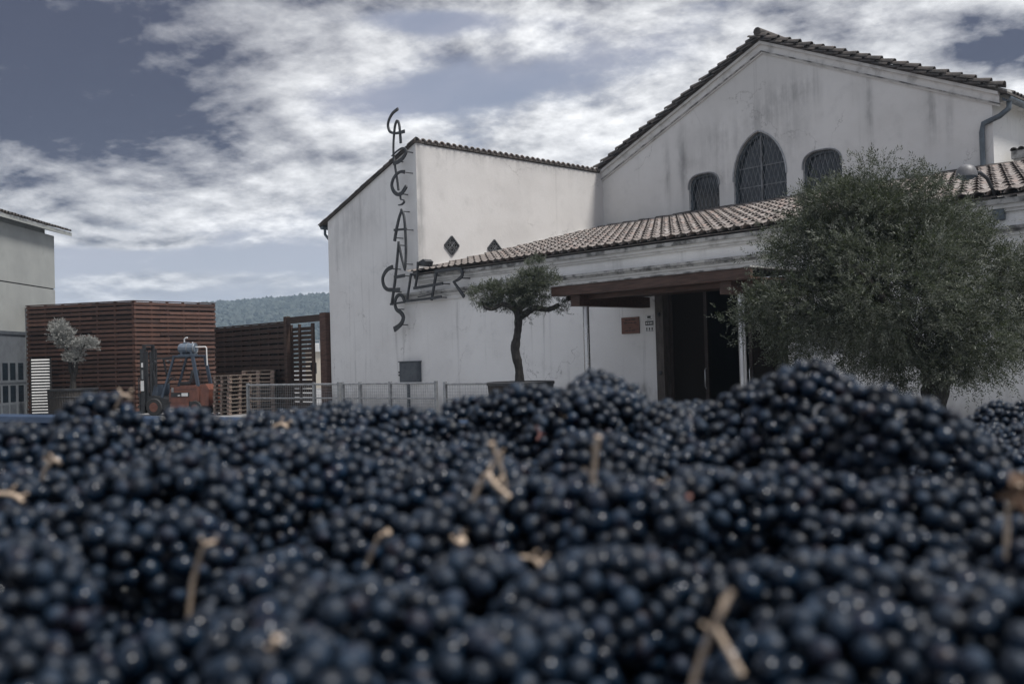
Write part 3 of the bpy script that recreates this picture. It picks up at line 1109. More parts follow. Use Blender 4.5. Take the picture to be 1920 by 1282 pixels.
# roof
YE, ZE_, ZJ = Y1 - 0.24, 4.54, 6.64
rs = (ZJ - ZE_) / (Y2 - YE)
ang = math.atan(rs)
upv = Vector((0, math.cos(ang), math.sin(ang)))
nv = Vector((0, -math.sin(ang), math.cos(ang)))
Ls = (Y2 - YE) / math.cos(ang)
MB().prism([(YE, ZE_), (Y2, ZJ), (Y2, ZJ - 0.08), (YE, ZE_ - 0.018)], 'x', X0, XE).build('roof_deck', M_PAN, wing, world=True)
cands = []
xcol = X0 + 0.13
PIT, CRS = 0.30, 0.80
while xcol < XE:
    s_ = -0.06
    while s_ < Ls - 0.25:
        o = Vector((xcol + random.uniform(-.012, .012), YE, ZE_)) + upv * s_ + nv * (0.06 if s_ > 0 else 0.04)
        if xcol - X0 < 3.6 * (1 - s_ / 4.0):
            s_ += CRS
            continue
        cands.append((o, jit_tile(o, Vector((1, 0, 0)), upv, nv, 1.2) @ Matrix.Rotation(-0.075, 4, 'X') @ Matrix.Diagonal((1.46, 2.1, 1.15, 1))))
        s_ += CRS
    xcol += PIT


def crown_hides(px, py):
    return ((px - 1640) / 235) ** 2 + ((py - 480) / 170) ** 2 < 1


scored = []
for o, q in cands:
    px, py, dz_ = proj(o)
    vis = -10 < px < 1930 and -10 < py < 1290 and not crown_hides(px, py)
    scored.append((dz_ if vis else 1e6 + dz_, q))
scored.sort(key=lambda t: t[0])
for _, q in scored[:300]:
    place_tile(q, wing)
tiles_stuff([q for _, q in scored[300:]], wing)
# pan tiles: continuous concave channels between the covers
pv_, pf_ = [], []
xcol = X0 + 0.13 - PIT / 2
while xcol < XE:
    s_ = -0.10
    while s_ < Ls - 0.1:
        i0 = len(pv_)
        for (ss, r_) in ((s_, 0.135), (s_ + CRS + 0.03, 0.155)):
            lift = 0.0 if ss > s_ else 0.045
            for kk in range(5):
                a = math.pi + math.pi * kk / 4
                p = Vector((xcol, YE, ZE_)) + upv * ss + Vector((1, 0, 0)) * (r_ * math.cos(a)) + nv * (0.115 + lift + 0.06 * math.sin(a))
                pv_.append(p)
        for kk in range(4):
            pf_.append((i0 + kk, i0 + kk + 1, i0 + 5 + kk + 1, i0 + 5 + kk))
        s_ += CRS
    xcol += PIT
o = MB().add(pv_, pf_).build('pan_tiles', M_PAN, wing, world=True, fix=False)
o['kind'] = 'stuff'
xx = X0 + 0.3
while xx < XE:
    q = frame_matrix(Vector((xx, Y2 - 0.10 + random.uniform(-.02, .02), ZJ + 0.07)), Vector((0, -1, 0)), Vector((1, 0, 0)), Vector((0, 0, 1)))
    q = q @ Matrix.Rotation(random.uniform(-.05, .05), 4, 'Z') @ Matrix.Rotation(random.uniform(-.05, .03), 4, 'X') @ Matrix.Diagonal((1.15, 1.9, 0.9, 1))
    place_tile(q, wing, True).name = 'ridge_tile'
    xx += 0.78
# flashing where the roof meets the gable wall and the tall block
MB().box((X0, Y2 - 0.16, ZJ - 0.02), (XE, Y2 - 0.002, ZJ + 0.10)).build('flashing', M_LEDGE, wing, world=True)
fl = MB().prism([(YE, ZE_ + 0.03), (Y2 - 0.17, ZJ + 0.03), (Y2 - 0.17, ZJ + 0.12), (YE, ZE_ + 0.11)], 'x', X0 + 0.002, X0 + 0.14)
fl.build('flashing', M_LEDGE, wing, world=True)

# entrance: jambs, dark interior, glazed leaves
jm = MB().box((DX0 + 0.001, Y1 - 0.04, 0), (DX0 + 0.24, Y1 + 0.30, DZ - 0.001)).build('door_jamb', mottled('dark jamb wood', (0.075, 0.06, 0.052), (0.045, 0.036, 0.03), 0.6, 3, 0, 0.2, (4, 4, 1)), wing, world=True)
for zz_ in (2.75, 1.30):
    MB().lathe([(0.0, 0), (0.055, 0.0), (0.045, 0.03), (0.0, 0.04)], (0, 0, 0), 12).build('stud', M_IRON, jm)
    st_ = jm.children[-1]
    st_.location = parent_matrix(jm).inverted() @ Vector((DX0 + 0.12, Y1 - 0.04, zz_))
    st_.rotation_euler = (RAD(90), 0, 0)
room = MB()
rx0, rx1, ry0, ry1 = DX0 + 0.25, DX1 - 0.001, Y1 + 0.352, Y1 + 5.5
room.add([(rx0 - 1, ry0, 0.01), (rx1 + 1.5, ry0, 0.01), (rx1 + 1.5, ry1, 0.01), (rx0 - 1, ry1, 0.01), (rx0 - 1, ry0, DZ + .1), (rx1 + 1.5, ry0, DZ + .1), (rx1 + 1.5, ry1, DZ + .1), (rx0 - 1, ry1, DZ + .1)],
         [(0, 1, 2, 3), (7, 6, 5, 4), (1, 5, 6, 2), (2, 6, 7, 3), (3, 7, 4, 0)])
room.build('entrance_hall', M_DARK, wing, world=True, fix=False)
for i, (xa, xb) in enumerate(((-15.33, -14.2), (-13.05, -11.93))):
    leaf = MB()
    for (a, b, c_, d_) in ((xa, xa + 0.09, 0.02, DZ - 0.02), (xb - 0.09, xb, 0.02, DZ - 0.02), (xa + 0.09, xb - 0.09, 0.02, 0.2), (xa + 0.09, xb - 0.09, DZ - 0.14, DZ - 0.02)):
        leaf.box((a, Y1 + 0.20, c_), (b, Y1 + 0.26, d_))
    dl = leaf.build('door', mottled('dark door wood', (0.028, 0.016, 0.012), (0.016, 0.010, 0.008), 0.7, 3, 0, 0.1), wing, world=True)
    MB().box((xa + 0.09, Y1 + 0.225, 0.2), (xb - 0.09, Y1 + 0.232, DZ - 0.14)).build('pane', M_PANE, dl, world=True)
    hx = xb - 0.05 if i == 0 else xa + 0.05
    MB().tube([(hx, Y1 + 0.17, 0.9), (hx, Y1 + 0.13, 0.95), (hx, Y1 + 0.13, 1.35), (hx, Y1 + 0.17, 1.4)], 0.014, 8).build('handle', M_STEEL, dl, True, True)
# shelf unit and counter dimly seen inside
sh = thing('shelf_unit', 'dark wooden shelf unit dimly seen inside the open entrance', 'shelf', (-12.9, Y1 + 2.2, 0.01))
for xx in (-0.75, 0.75):
    MB().box((xx - 0.02, -0.2, 0), (xx + 0.02, 0.2, 2.1)).build('side_panel', M_BEAM, sh)
for zz_ in (0.1, 0.65, 1.2, 1.7, 2.06):
    MB().box((-0.73, -0.2, zz_), (0.73, 0.2, zz_ + 0.04)).build('shelf', M_BEAM, sh)

# timber canopy over the entrance
can = thing('timber_canopy', 'dark brown timber canopy over the entrance on two steel posts', 'canopy', (-13.8, 18.3, 0))
CX0, CX1, CY = -16.52, -11.02, 16.95
MB().box((CX0, CY, 3.20), (CX1, CY + 0.09, 3.42)).build('fascia', M_BEAM, can, world=True)
for xx in (-15.90, -11.72):
    MB().box((xx - 0.14, CY + 0.16, 2.94), (xx + 0.14, Y1 - 0.002, 3.20)).build('beam', M_BEAM, can, world=True)
MB().box((CX0 + 0.05, 17.40, 3.1), (CX1 - 0.05, 17.54, 3.199)).build('beam', M_BEAM, can, world=True)
nb = 12
pk = MB().box((0, 0, 0), (1, (Y1 - 0.21 - CY - 0.10) / nb - 0.012, 0.035))
p0 = None
for i in range(nb):
    y0_ = CY + 0.10 + i * (Y1 - 0.21 - CY - 0.10) / nb
    if p0 is None:
        pk.v = [(CX0 + 0.01 + v_[0] * (CX1 - CX0 - 0.02), v_[1], v_[2]) for v_ in pk.v]
        pk.v = [(v_[0] + 13.8, v_[1], v_[2]) for v_ in pk.v]
        p0 = pk.build('plank', M_BEAM, can)
        p0.location = (0, y0_ - 18.3, 3.202)
    else:
        copy_of(p0, can, (0, y0_ - 18.3, 3.202 + random.uniform(0, .006)))
MB().box((CX0 - 0.02, CY - 0.03, 3.425), (CX1 + 0.02, Y1 - 0.21, 3.455)).build('cover_sheet', M_LEDGE, can, world=True)
for xx in (-15.90, -11.60):
    MB().lathe([(0.075, 0), (0.075, 2.939)], (xx + 13.8, 17.47 - 18.3, 0), 20).build('post', M_STEEL, can, True)

# wall things near the entrance
pl = thing('wooden_plaque', 'small brown wooden plaque on the wall left of the entrance', 'plaque', (-16.40, Y1, 2.31))
MB().box((-0.29, -0.035, 0), (0.29, -0.001, 0.42), 0.006).build('board', M_PLAQUE, pl)
tx = MB()
for (zz_, ws) in ((0.34, (0.10, 0.07, 0.12)), (0.265, (0.12, 0.05, 0.08, 0.09)), (0.13, (0.05,)), (0.065, (0.09, 0.06, 0.11))):
    tot = sum(ws) + 0.025 * (len(ws) - 1)
    xx = -tot / 2
    for w_ in ws:
        tx.box((xx, -0.038, zz_), (xx + w_, -0.0355, zz_ + 0.028))
        xx += w_ + 0.025
tx.build('engraving', M_PLQTXT, pl)
cc = thing('camera_notice', 'white surveillance notice with small pictograms beside the entrance jamb', 'sign', (-15.79, Y1, 2.33))
MB().box((-0.13, -0.012, 0.0), (0.13, -0.001, 0.44)).build('plate', M_WHITE, cc)
pc = MB()
pc.box((-0.06, -0.015, 0.345), (0.05, -0.0125, 0.405)).box((-0.13, -0.0151, 0.17), (0.13, -0.0125, 0.275))
for xx in (-0.085, 0.0, 0.085):
    pc.box((xx - 0.018, -0.015, 0.05), (xx + 0.018, -0.0125, 0.11)).box((xx - 0.03, -0.0152, 0.025), (xx + 0.03, -0.0125, 0.038))
pc.bar((-0.07, -0.014, 0.30), (0.08, -0.014, 0.325), 0.012, 0.003, (0, 1, 0))
pc.build('pictogram', M_LABEL, cc)
tw = MB()
for xx in (-0.09, -0.03, 0.03, 0.08):
    tw.box((xx - 0.018, -0.0175, 0.20), (xx + 0.02, -0.0155, 0.245))
tw.build('lettering', M_WHITE, cc)
bd = thing('notice_panel', 'framed grey notice panel on the wall behind the large olive tree', 'notice board', (-10.75, Y1, 1.68))
MB().box((-0.9, -0.02, 0.0), (0.9, -0.001, 1.0)).build('board', M_CONC, bd)
fr = MB()
fr.box((-0.93, -0.035, -0.03), (0.93, -0.0205, 0.02)).box((-0.93, -0.035, 0.98), (0.93, -0.0205, 1.03)).box((-0.93, -0.035, 0.021), (-0.88, -0.0205, 0.979)).box((0.88, -0.035, 0.021), (0.93, -0.0205, 0.979))
fr.build('frame', M_GALV, bd)

# grey meter cabinet on the block
mc = thing('meter_cabinet', 'dark grey metal meter cabinet fixed low on the white wall behind the railing', 'cabinet', (-25.57, Y1, 1.10))
MB().box((-0.49, -0.14, 0.0), (0.49, -0.001, 0.66), 0.012).build('case', M_CAB, mc)
MB().box((-0.52, -0.17, 0.66), (0.52, -0.001, 0.69)).build('hood', M_CAB, mc)
MB().box((-0.455, -0.152, 0.035), (0.465, -0.1405, 0.63), 0.004).build('door', M_CAB, mc)
for zz_ in (0.24, 0.33):
    MB().lathe([(0.028, 0), (0.028, 0.03)], (0, 0, 0), 10).build('lock', M_IRON, mc)
    lk = mc.children[-1]
    lk.rotation_euler = (RAD(90), 0, 0)
    lk.location = (-0.49, -0.14, zz_)
MB().box((-0.2, -0.08, -1.08), (-0.12, -0.001, -0.002)).build('conduit', M_PIPE, mc)


# ================================================================== IRON LETTERING
def zoomA(x, y):
    return 680 + x / 5.827, 190 + y / 5.827


def zoomB(x, y):
    return 680 + x / 5.827, 420 + y / 5.827


SY = Y1 - 0.34
sign = thing('iron_lettering', 'black wrought iron letters CAPÇANES CELLER standing off the white wall corner', 'sign', (-25.6, SY, 2.6))


def catmull(pts, n=7):
    out_ = []
    P = [pts[0]] + list(pts) + [pts[-1]]
    for i in range(1, len(P) - 2):
        for k_ in range(n):
            t = k_ / n
            q = []
            for c_ in range(3):
                a, b, c2, d_ = P[i - 1][c_], P[i][c_], P[i + 1][c_], P[i + 2][c_]
                q.append(0.5 * (2 * b + (c2 - a) * t + (2 * a - 5 * b + 4 * c2 - d_) * t * t + (3 * b - a - 3 * c2 + d_) * t ** 3))
            out_.append(tuple(q))
    out_.append(tuple(pts[-1]))
    return out_


def stroke(mb, zf, pts, curved=True, y=SY, th=0.05):
    if curved and len(pts) > 2:
        pts = catmull(pts)
    C3 = []
    for x_, y_, w_ in pts:
        c_ = on_y(*zf(x_, y_), y)
        dpt = proj(c_)[2]
        C3.append((c_.x, c_.z, w_ / 5.827 / FPX * dpt * 1.0))
    L, R_ = [], []
    n = len(C3)
    for i in range(n):
        a, b = C3[max(i - 1, 0)], C3[min(i + 1, n - 1)]
        tx_, tz_ = b[0] - a[0], b[1] - a[1]
        l_ = math.hypot(tx_, tz_) or 1
        nx_, nz_ = -tz_ / l_, tx_ / l_
        h_ = C3[i][2] / 2
        L.append((C3[i][0] + nx_ * h_, C3[i][1] + nz_ * h_))
        R_.append((C3[i][0] - nx_ * h_, C3[i][1] - nz_ * h_))
    vs_ = []
    for (yy_) in (y, y + th):
        vs_ += [(p[0], yy_, p[1]) for p in L] + [(p[0], yy_, p[1]) for p in R_]
    fs_ = []
    for i in range(n - 1):
        fs_ += [(i, i + 1, n + i + 1, n + i), (2 * n + i + 1, 2 * n + i, 3 * n + i, 3 * n + i + 1),
                (i + 1, i, 2 * n + i, 2 * n + i + 1), (n + i, n + i + 1, 3 * n + i + 1, 3 * n + i)]
    fs_ += [(0, n, 3 * n, 2 * n), (n - 1, 3 * n - 1, 4 * n - 1, 2 * n - 1)]
    mb.add(vs_, fs_)
    return mb


_dy = [0.0]


def letter(zf, strokes, pins=()):
    mb = MB()
    for i, (pts, cv) in enumerate(strokes):
        _dy[0] += 0.004
        stroke(mb, zf, pts, cv, SY - (_dy[0] % 0.037))
    o_ = mb.build('letter', M_IRON, sign, world=True)
    for (x_, y_) in pins:
        p = on_y(*zf(x_, y_), SY)
        if p.z < 9.0:
            MB().tube([(p.x, SY + 0.02, p.z), (p.x, Y1 + 0.05, p.z)], 0.018, 6).build('pin', M_IRON, o_, True, True)
    return o_


A, B = zoomA, zoomB
letter(A, [([(380, 82, 30), (322, 130, 28), (282, 200, 25), (270, 265, 25), (290, 328, 27), (335, 348, 27), (390, 345, 28), (450, 328, 38)], True)])
letter(A, [([(410, 458, 30), (402, 350, 26), (392, 255, 24), (372, 212, 22), (350, 255, 24), (338, 340, 22), (330, 450, 18)], True)])
letter(A, [([(330, 440, 18), (330, 580, 18), (342, 680, 20), (365, 820, 20), (385, 972, 22)], True),
           ([(312, 600, 11), (368, 545, 13), (434, 508, 16), (470, 545, 26), (438, 612, 36), (380, 662, 38), (330, 682, 30)], True)], [(455, 548), (350, 650)])
letter(A, [([(450, 772, 42), (410, 770, 28), (362, 798, 27), (325, 855, 30), (312, 920, 34), (335, 985, 38), (380, 1018, 40), (425, 998, 38), (472, 925, 42)], True),
           ([(404, 1035, 14), (412, 1070, 14), (440, 1078, 16), (445, 1102, 20), (420, 1127, 16), (386, 1134, 12)], True)], [(455, 775), (400, 1010)])
letter(B, [([(342, 188, 36), (365, 50, 32), (395, -80, 28), (422, -152, 24)], True),
           ([(412, -160, 22), (442, -95, 26), (458, 60, 28), (466, 250, 28), (462, 420, 24), (455, 512, 14)], True),
           ([(338, 66, 24), (472, 54, 22)], False)], [(420, -140), (350, 150), (460, 60)])
letter(B, [([(453, 508, 12), (418, 360, 24), (385, 208, 26)], False), ([(386, 190, 20), (370, 400, 28), (345, 640, 30)], False)], [(455, 435), (385, 230)])
letter(B, [([(345, 640, 30), (325, 780, 30), (310, 885, 28)], False), ([(340, 583, 34), (452, 562, 36)], False), ([(296, 876, 22), (452, 852, 20)], False)], [(440, 565), (330, 740)])
letter(B, [([(452, 855, 24), (432, 795, 32), (398, 772, 36), (362, 800, 34), (346, 862, 32), (362, 930, 36), (410, 968, 42), (437, 1015, 42), (425, 1070, 44), (392, 1112, 48), (338, 1152, 58)], True)], [(360, 930), (400, 1100)])
letter(B, [([(322, 468, 46), (262, 500, 38), (222, 560, 34), (213, 622, 34), (236, 690, 38), (292, 722, 38), (398, 714, 40)], True)], [(322, 490), (250, 700)])
letter(B, [([(522, 538, 23), (502, 680, 23), (476, 840, 25)], False), ([(468, 842, 25), (735, 812, 25)], False), ([(514, 548, 20), (582, 548, 20)], False)], [(522, 560), (500, 830)])
letter(B, [([(597, 412, 22), (590, 560, 22), (566, 708, 22)], False), ([(552, 702, 30), (868, 648, 31)], False)], [(590, 520), (860, 650)])
letter(B, [([(800, 520, 28), (772, 680, 28), (745, 832, 28)], False), ([(735, 815, 28), (852, 792, 31)], False), ([(600, 798, 12), (750, 766, 12)], False), ([(782, 518, 36), (980, 492, 34)], False)], [(800, 560), (840, 800)])
letter(B, [([(970, 492, 34), (1035, 485, 33), (1075, 512, 33), (1078, 565, 33), (1035, 608, 28), (985, 632, 16)], True), ([(984, 626, 19), (1040, 705, 28), (1102, 795, 36)], False)], [(1078, 590), (1050, 740)])

# floodlight perched on the ledge above the lettering
fp = on_y(800, 502, Y1 - 0.12)
fl = thing('floodlight', 'small black floodlight on a bracket above the iron lettering', 'lamp', (fp.x, fp.y, 4.605))
hb = MB().prism([(-0.17, 0.0), (0.1, -0.04), (0.17, 0.12), (0.05, 0.2), (-0.2, 0.13)], 'y', -0.16, 0.16)
h_ = hb.build('housing', M_IRON, fl)
h_.location = (0, -0.02, 0.16)
gmb = MB().box((-0.16, -0.14, -0.052), (0.08, 0.14, -0.044)).build('lens', M_PIPE, h_)
gmb.rotation_euler = (0, RAD(8), 0)
MB().tube([(0.12, 0, 0.2), (0.16, 0, 0.06), (0.1, 0, 0.0), (0.0, 0, -0.01)], 0.018, 6).build('bracket', M_IRON, fl, True)
MB().bar((0.1, 0.0, 0.16), (0.75, 0.04, 0.10), 0.05, 0.03).build('arm', M_IRON, fl)

# wall lamp at the right
lp = thing('wall_lamp', 'grey domed street lamp on a curved arm fixed to the wall above the large olive', 'lamp', (-7.25, Y1, 4.05))
lb = on_y(1874, 392, Y1)
lx, lz = lb.x + 7.25, lb.z - 4.05
MB().box((lx - 0.11, -0.09, lz - 0.22), (lx + 0.11, -0.002, lz + 0.22), 0.01).build('wall_box', M_PIPE, lp)
ld = on_y(1812, 322, 18.1)
dx, dy_, dz_ = ld.x + 7.25, 18.1 - Y1, ld.z - 4.05
MB().tube([(lx, -0.09, lz + 0.1), (lx, -0.25, lz + 0.32), (lx + .02, -0.6, lz + 0.52), (dx + 0.05, dy_ + 0.5, dz_ + 0.02), (dx + 0.03, dy_ + 0.15, dz_ + 0.03)], 0.034, 8).build('arm', M_IRON, lp, True)
dome = MB().lathe([(0.185, -0.09), (0.185, -0.06), (0.172, 0.0), (0.145, 0.065), (0.10, 0.105), (0.05, 0.125), (0.012, 0.13)], (dx, dy_, dz_), 24)
dome.build('dome', mottled('lamp dome enamel', (0.17, 0.17, 0.175), (0.11, 0.11, 0.115), 0.5, 4, 0.2, 0.05), lp, True)
MB().lathe([(0.03, -0.15), (0.10, -0.14), (0.15, -0.11), (0.17, -0.0905)], (dx, dy_, dz_), 20).build('diffuser', M_PIPE, lp, True)

# ================================================================== LEFT BUILDING
cor = cw(-20.15, 44.0)
lbld = thing('concrete_building', 'grey concrete building with overhanging tiled eaves at the left edge', 'building', tuple(cor), YAW)
HW = 7.79
jz = 5.43
MB().box((-0.4, -18, 0), (0, 0, jz - 0.025)).build('wall', M_CONC, lbld)
MB().box((-0.4, -18, jz + 0.025), (0, 0, HW)).build('wall', M_CONC, lbld)
MB().box((-0.42, -18, jz - 0.025), (-0.05, -0.03, jz + 0.025)).build('joint', M_BACK, lbld)
MB().prism([(-12, 0), (-0.401, 0), (-0.401, HW + 0.30), (-12, HW + 0.30 + 11.6 * 0.28)], 'y', -0.4, 0).build('gable_wall', M_CONC, lbld)
rise = 0.28
MB().prism([(0.35, HW + 0.1), (0.35, HW + 0.26), (-12, HW + 0.26 + 12.35 * rise), (-12, HW + 0.1 + 12.35 * rise)], 'y', -18, 1.0).build('roof_slab', M_CONC, lbld)
mats = []
yy = -13.0
aa = math.atan(rise)
up = Vector((-math.cos(aa), 0, math.sin(aa)))
nz = Vector((math.sin(aa), 0, math.cos(aa)))
LM = parent_matrix(lbld)
while yy < 0.95:
    for s_i in range(0, 3):
        o = Vector((0.40, yy, HW + 0.30)) + up * (s_i * 0.37)
        q = LM @ jit_tile(o, up.cross(nz), up, nz)
        if s_i == 0:
            place_tile(q, lbld, True)
        else:
            mats.append(q)
    yy += 0.25
tiles_stuff(mats, lbld, 'roof_tiles', M_TILEO)
# big grey door with panes
gd = MB().box((0.002, -5.7, 0.0), (0.09, -2.95, 3.45))
gdo = gd.build('door', M_DOORG, lbld)
for yy0 in (-5.45, -4.85, -4.25, -3.6):
    for (za, zb_) in ((1.50, 2.18), (0.62, 1.28)):
        MB().box((0.0905, yy0, za), (0.098, yy0 + 0.42, zb_)).build('pane', M_GLASS, gdo)
    MB().box((0.0905, yy0 - 0.02, 0.05), (0.10, yy0 + 0.44, 0.52)).build('panel', M_CAB, gdo)
MB().box((0.0905, -5.7, 3.32), (0.13, -2.95, 3.45)).build('rail', M_CAB, gdo)
MB().box((0.0905, -5.7, 1.36), (0.105, -2.95, 1.42)).build('rail', M_CAB, gdo)
MB().box((0.002, -2.55, 1.75), (0.06, -2.4, 1.95)).build('switch_box', M_IRON, lbld)

# ================================================================== SLAT FENCES
def slat_fence(name, label, p, q, h, rows, pitch, sh_, m, posts, backing=True, z0=0.08, joints=True, see=0.0):
    p, q = Vector((*p, 0)), Vector((*q, 0))
    L = (q - p).length
    rz = math.atan2(q.y - p.y, q.x - p.x)
    f = thing(name, label, 'fence', tuple(p), rz)
    base = None
    protos = {}
    for i in range(rows):
        zc = h - 0.06 - i * pitch - sh_ / 2
        if zc < 0.05:
            break
        cuts = [0.0]
        if joints:
            a = (0.42 + 0.2 * (i % 3 == 0) - 0.12 * (i % 3 == 1)) * L
            cuts += [a]
        cuts += [L]
        for j in range(len(cuts) - 1):
            a, b = cuts[j] + (0.004 if j else 0), cuts[j + 1] - 0.004
            key = round(b - a, 3)
            if key not in protos:
                protos[key] = MB().box((0, -0.032, -sh_ / 2), (b - a, 0.0, sh_ / 2)).build('slat', m, f)
                s0 = protos[key]
            else:
                s0 = copy_of(protos[key], f)
            s0.location = (a, random.uniform(-.008, .008), zc + random.uniform(-.010, .010))
            s0.rotation_euler = (random.uniform(-.05, .05), random.uniform(-.004, .004), 0)
    pp = None
    for i in range(posts):
        x_ = 0.06 + (L - 0.12) * i / (posts - 1)
        if pp is None:
            pp = MB().box((-0.045, 0.002, 0), (0.045, 0.09, h - 0.03)).build('post', m, f)
            pp.location = (x_, 0.004, 0)
        else:
            copy_of(pp, f, (x_, 0.004, 0))
    if backing:
        MB().box((0.0, 0.10, 0), (L, 0.115, h - 0.10)).build('backing', M_BACK, f)  # black sheet added behind the posts to make the slat gaps dark
    MB().box((-0.02, -0.045, h - 0.035), (L + 0.02, 0.12, h)).build('cap_rail', m, f)
    return f


FC = (-39.44, 16.44)
slat_fence('tall_slat_fence', 'tall red brown slatted timber screen left of its corner, behind the potted grey olive', (-43.77, 13.75), FC, 4.56, 26, 0.178, 0.118, M_WOODR, 7)
slat_fence('tall_slat_fence', 'tall red brown slatted timber screen right of its corner, behind the forklift', FC, (-39.99, 20.23), 4.56, 26, 0.178, 0.118, M_WOODR, 6)
slat_fence('low_slat_fence', 'lower dark brown slatted timber fence behind the pallet stacks', (-39.09, 19.75), (-33.45, 19.90), 3.46, 17, 0.205, 0.145, M_WOODD, 9)
# gate: post, see-through leaf, far post and top beam
gt = thing('slatted_gate', 'dark brown slatted timber gate leaf with light showing between its slats', 'gate', (-33.40, 19.90, 0), 0)
gl0 = None
zz_ = 0.25
while zz_ < 3.2:
    for (a, b) in ((0.22, 0.72), (0.80, 1.62)):
        if gl0 is None:
            gl0 = MB().box((0, -0.02, 0), (1, 0.02, 0.125)).build('slat', M_WOODD, gt)
            s0 = gl0
        else:
            s0 = copy_of(gl0, gt)
        s0.scale = (b - a, 1, 1)
        s0.location = (a, 0.03, zz_)
    zz_ += 0.165
for (a, w_) in ((0.72, 0.08), (1.62, 0.12), (0.16, 0.06)):
    MB().box((a, -0.04, 0.1), (a + w_, 0.05, 3.3)).build('stile', M_WOODD, gt)
MB().box((0.16, -0.05, 0.1), (1.74, 0.048, 0.249)).build('rail', M_WOODD, gt)
MB().box((1.60, -0.09, 1.55), (1.64, -0.041, 1.85)).build('handle', M_IRON, gt)
gp = thing('gate_frame', 'dark brown timber gate frame of two posts and a top beam beside the white wall', 'gate frame', (-33.30, 19.80, 0))
MB().box((-0.13, -0.11, 0), (0.07, 0.07, 3.62)).build('post', M_WOODD, gp)
MB().box((2.55, -0.22, 0), (2.93, 0.10, 3.62)).build('post', M_WOODR, gp)
MB().box((0.071, -0.09, 3.34), (2.549, 0.05, 3.58)).build('beam', M_WOODD, gp)

# ================================================================== FAR THINGS beyond the gate
def far_house():
    c = at(592, 716, 78)
    h = thing('cream_outbuilding', 'small cream outbuilding with a dark window seen through the gate', 'building', (c.x, c.y, 0), YAW)
    MB().box((-0.75, 0, 0), (0.45, 5, 2.85)).build('wall', M_CREAM, h)
    MB().box((-0.9, -0.15, 2.85), (0.6, 5.2, 3.0)).build('roof', M_WHITE, h)
    MB().box((-0.28, -0.02, 1.15), (0.10, -0.001, 2.0)).build('window', M_GLASS, h)
    for xx in (-0.6, -0.1, 0.35):
        MB().tube([(xx, 0.2, 3.0), (xx, 0.2, 3.75)], 0.05, 6).build('roof_post', M_SHED, h)
    MB().box((-0.7, 0.15, 3.7), (0.45, 0.25, 3.78)).build('roof_rail', M_SHED, h)
    c = at(611, 690, 84)
    s2 = thing('sheet_metal_shed', 'pale sheet metal shed with ribbed wall behind the cream outbuilding', 'building', (c.x, c.y, 0), YAW)
    MB().box((-0.9, 0, 0), (3.2, 5, 2.5)).build('wall', M_SHED, s2)
    MB().box((-1.05, -0.2, 2.5), (3.4, 5.2, 3.65), 0.05).build('roof', M_WHITE, s2)
    r0 = None
    for i in range(14):
        if r0 is None:
            r0 = MB().box((0, -0.07, 0.1), (0.10, -0.001, 2.45)).build('rib', M_SHED, s2)
            r0.location = (-0.85, 0, 0)
        else:
            copy_of(r0, s2, (-0.85 + i * 0.28, 0, 0))
    MB().box((0.3, -0.08, 0), (1.4, -0.071, 1.6)).build('door', M_BACK, s2)
    c = at(575, 742, 62)
    k_ = MB().box((-4, 0, 0.0), (6, 0.4, 0.14)).build('kerb', M_WHITE, None)
    k_.location = (c.x, c.y, 0)
    k_.rotation_euler = (0, 0, YAW)
    tag(k_, kind='structure', label='white kerb across the road beyond the gate')


far_house()

# ================================================================== LOUVRED PANEL by the left door
lv = thing('louvred_panel', 'white slatted louvre panel standing in front of the tall red brown screen', 'louvre', tuple(at(78, 770, 40.2).xy) + (0,), YAW + 0.05)
l0 = None
for i in range(19):
    if l0 is None:
        l0 = MB().box((-0.37, -0.03, 0), (0.37, 0.03, 0.05)).build('slat', M_WHITE, lv)
        s0 = l0
    else:
        s0 = copy_of(l0, lv)
    s0.location = (0, 0, 0.12 + i * 0.118)
    s0.rotation_euler = (RAD(-28), 0, 0)
for xx in (-0.39, 0.39):
    MB().box((xx - 0.02, -0.03, 0), (xx + 0.02, 0.04, 2.36)).build('stile', M_BACK, lv)
MB().box((-0.37, 0.045, 0.02), (0.37, 0.055, 2.34)).build('backing', M_BACK, lv)

# ================================================================== POTS AND OLIVES
def pot(label, loc, r_top, r_bot, h, oval=1.0, group='reed wrapped planters'):
    p = thing('reed_planter', label, 'planter', loc, 0.3, group)
    MB().lathe([(r_bot, 0), (r_bot * 1.02, 0.02), (r_top * 0.99, h * 0.95), (r_top, h)], (0, 0, 0), 120, 0.008).build('reed_wrap', M_REED, p)
    MB().lathe([(r_top * 1.025, h - 0.07), (r_top * 1.03, h - 0.005), (r_top * 1.0, h + 0.012), (r_top * 0.93, h + 0.012), (r_top * 0.93, h - 0.05)], (0, 0, 0), 48).build('rim', M_BLKP, p, True)
    MB().lathe([(0.01, h - 0.045), (r_top * 0.92, h - 0.045), (r_top * 0.92, h - 0.03), (r_top * 0.3, h - 0.005)], (0, 0, 0), 24).build('soil', M_SOIL, p)
    for zz in (0.25, 0.72):
        rr = r_bot + (r_top - r_bot) * zz
        pts = [(rr * 1.012 * math.cos(a), rr * 1.012 * math.sin(a), h * zz) for a in np.linspace(0, 2 * math.pi, 40)]
        MB().tube(pts, 0.012, 5).build('wire', M_IRON, p)
    return p


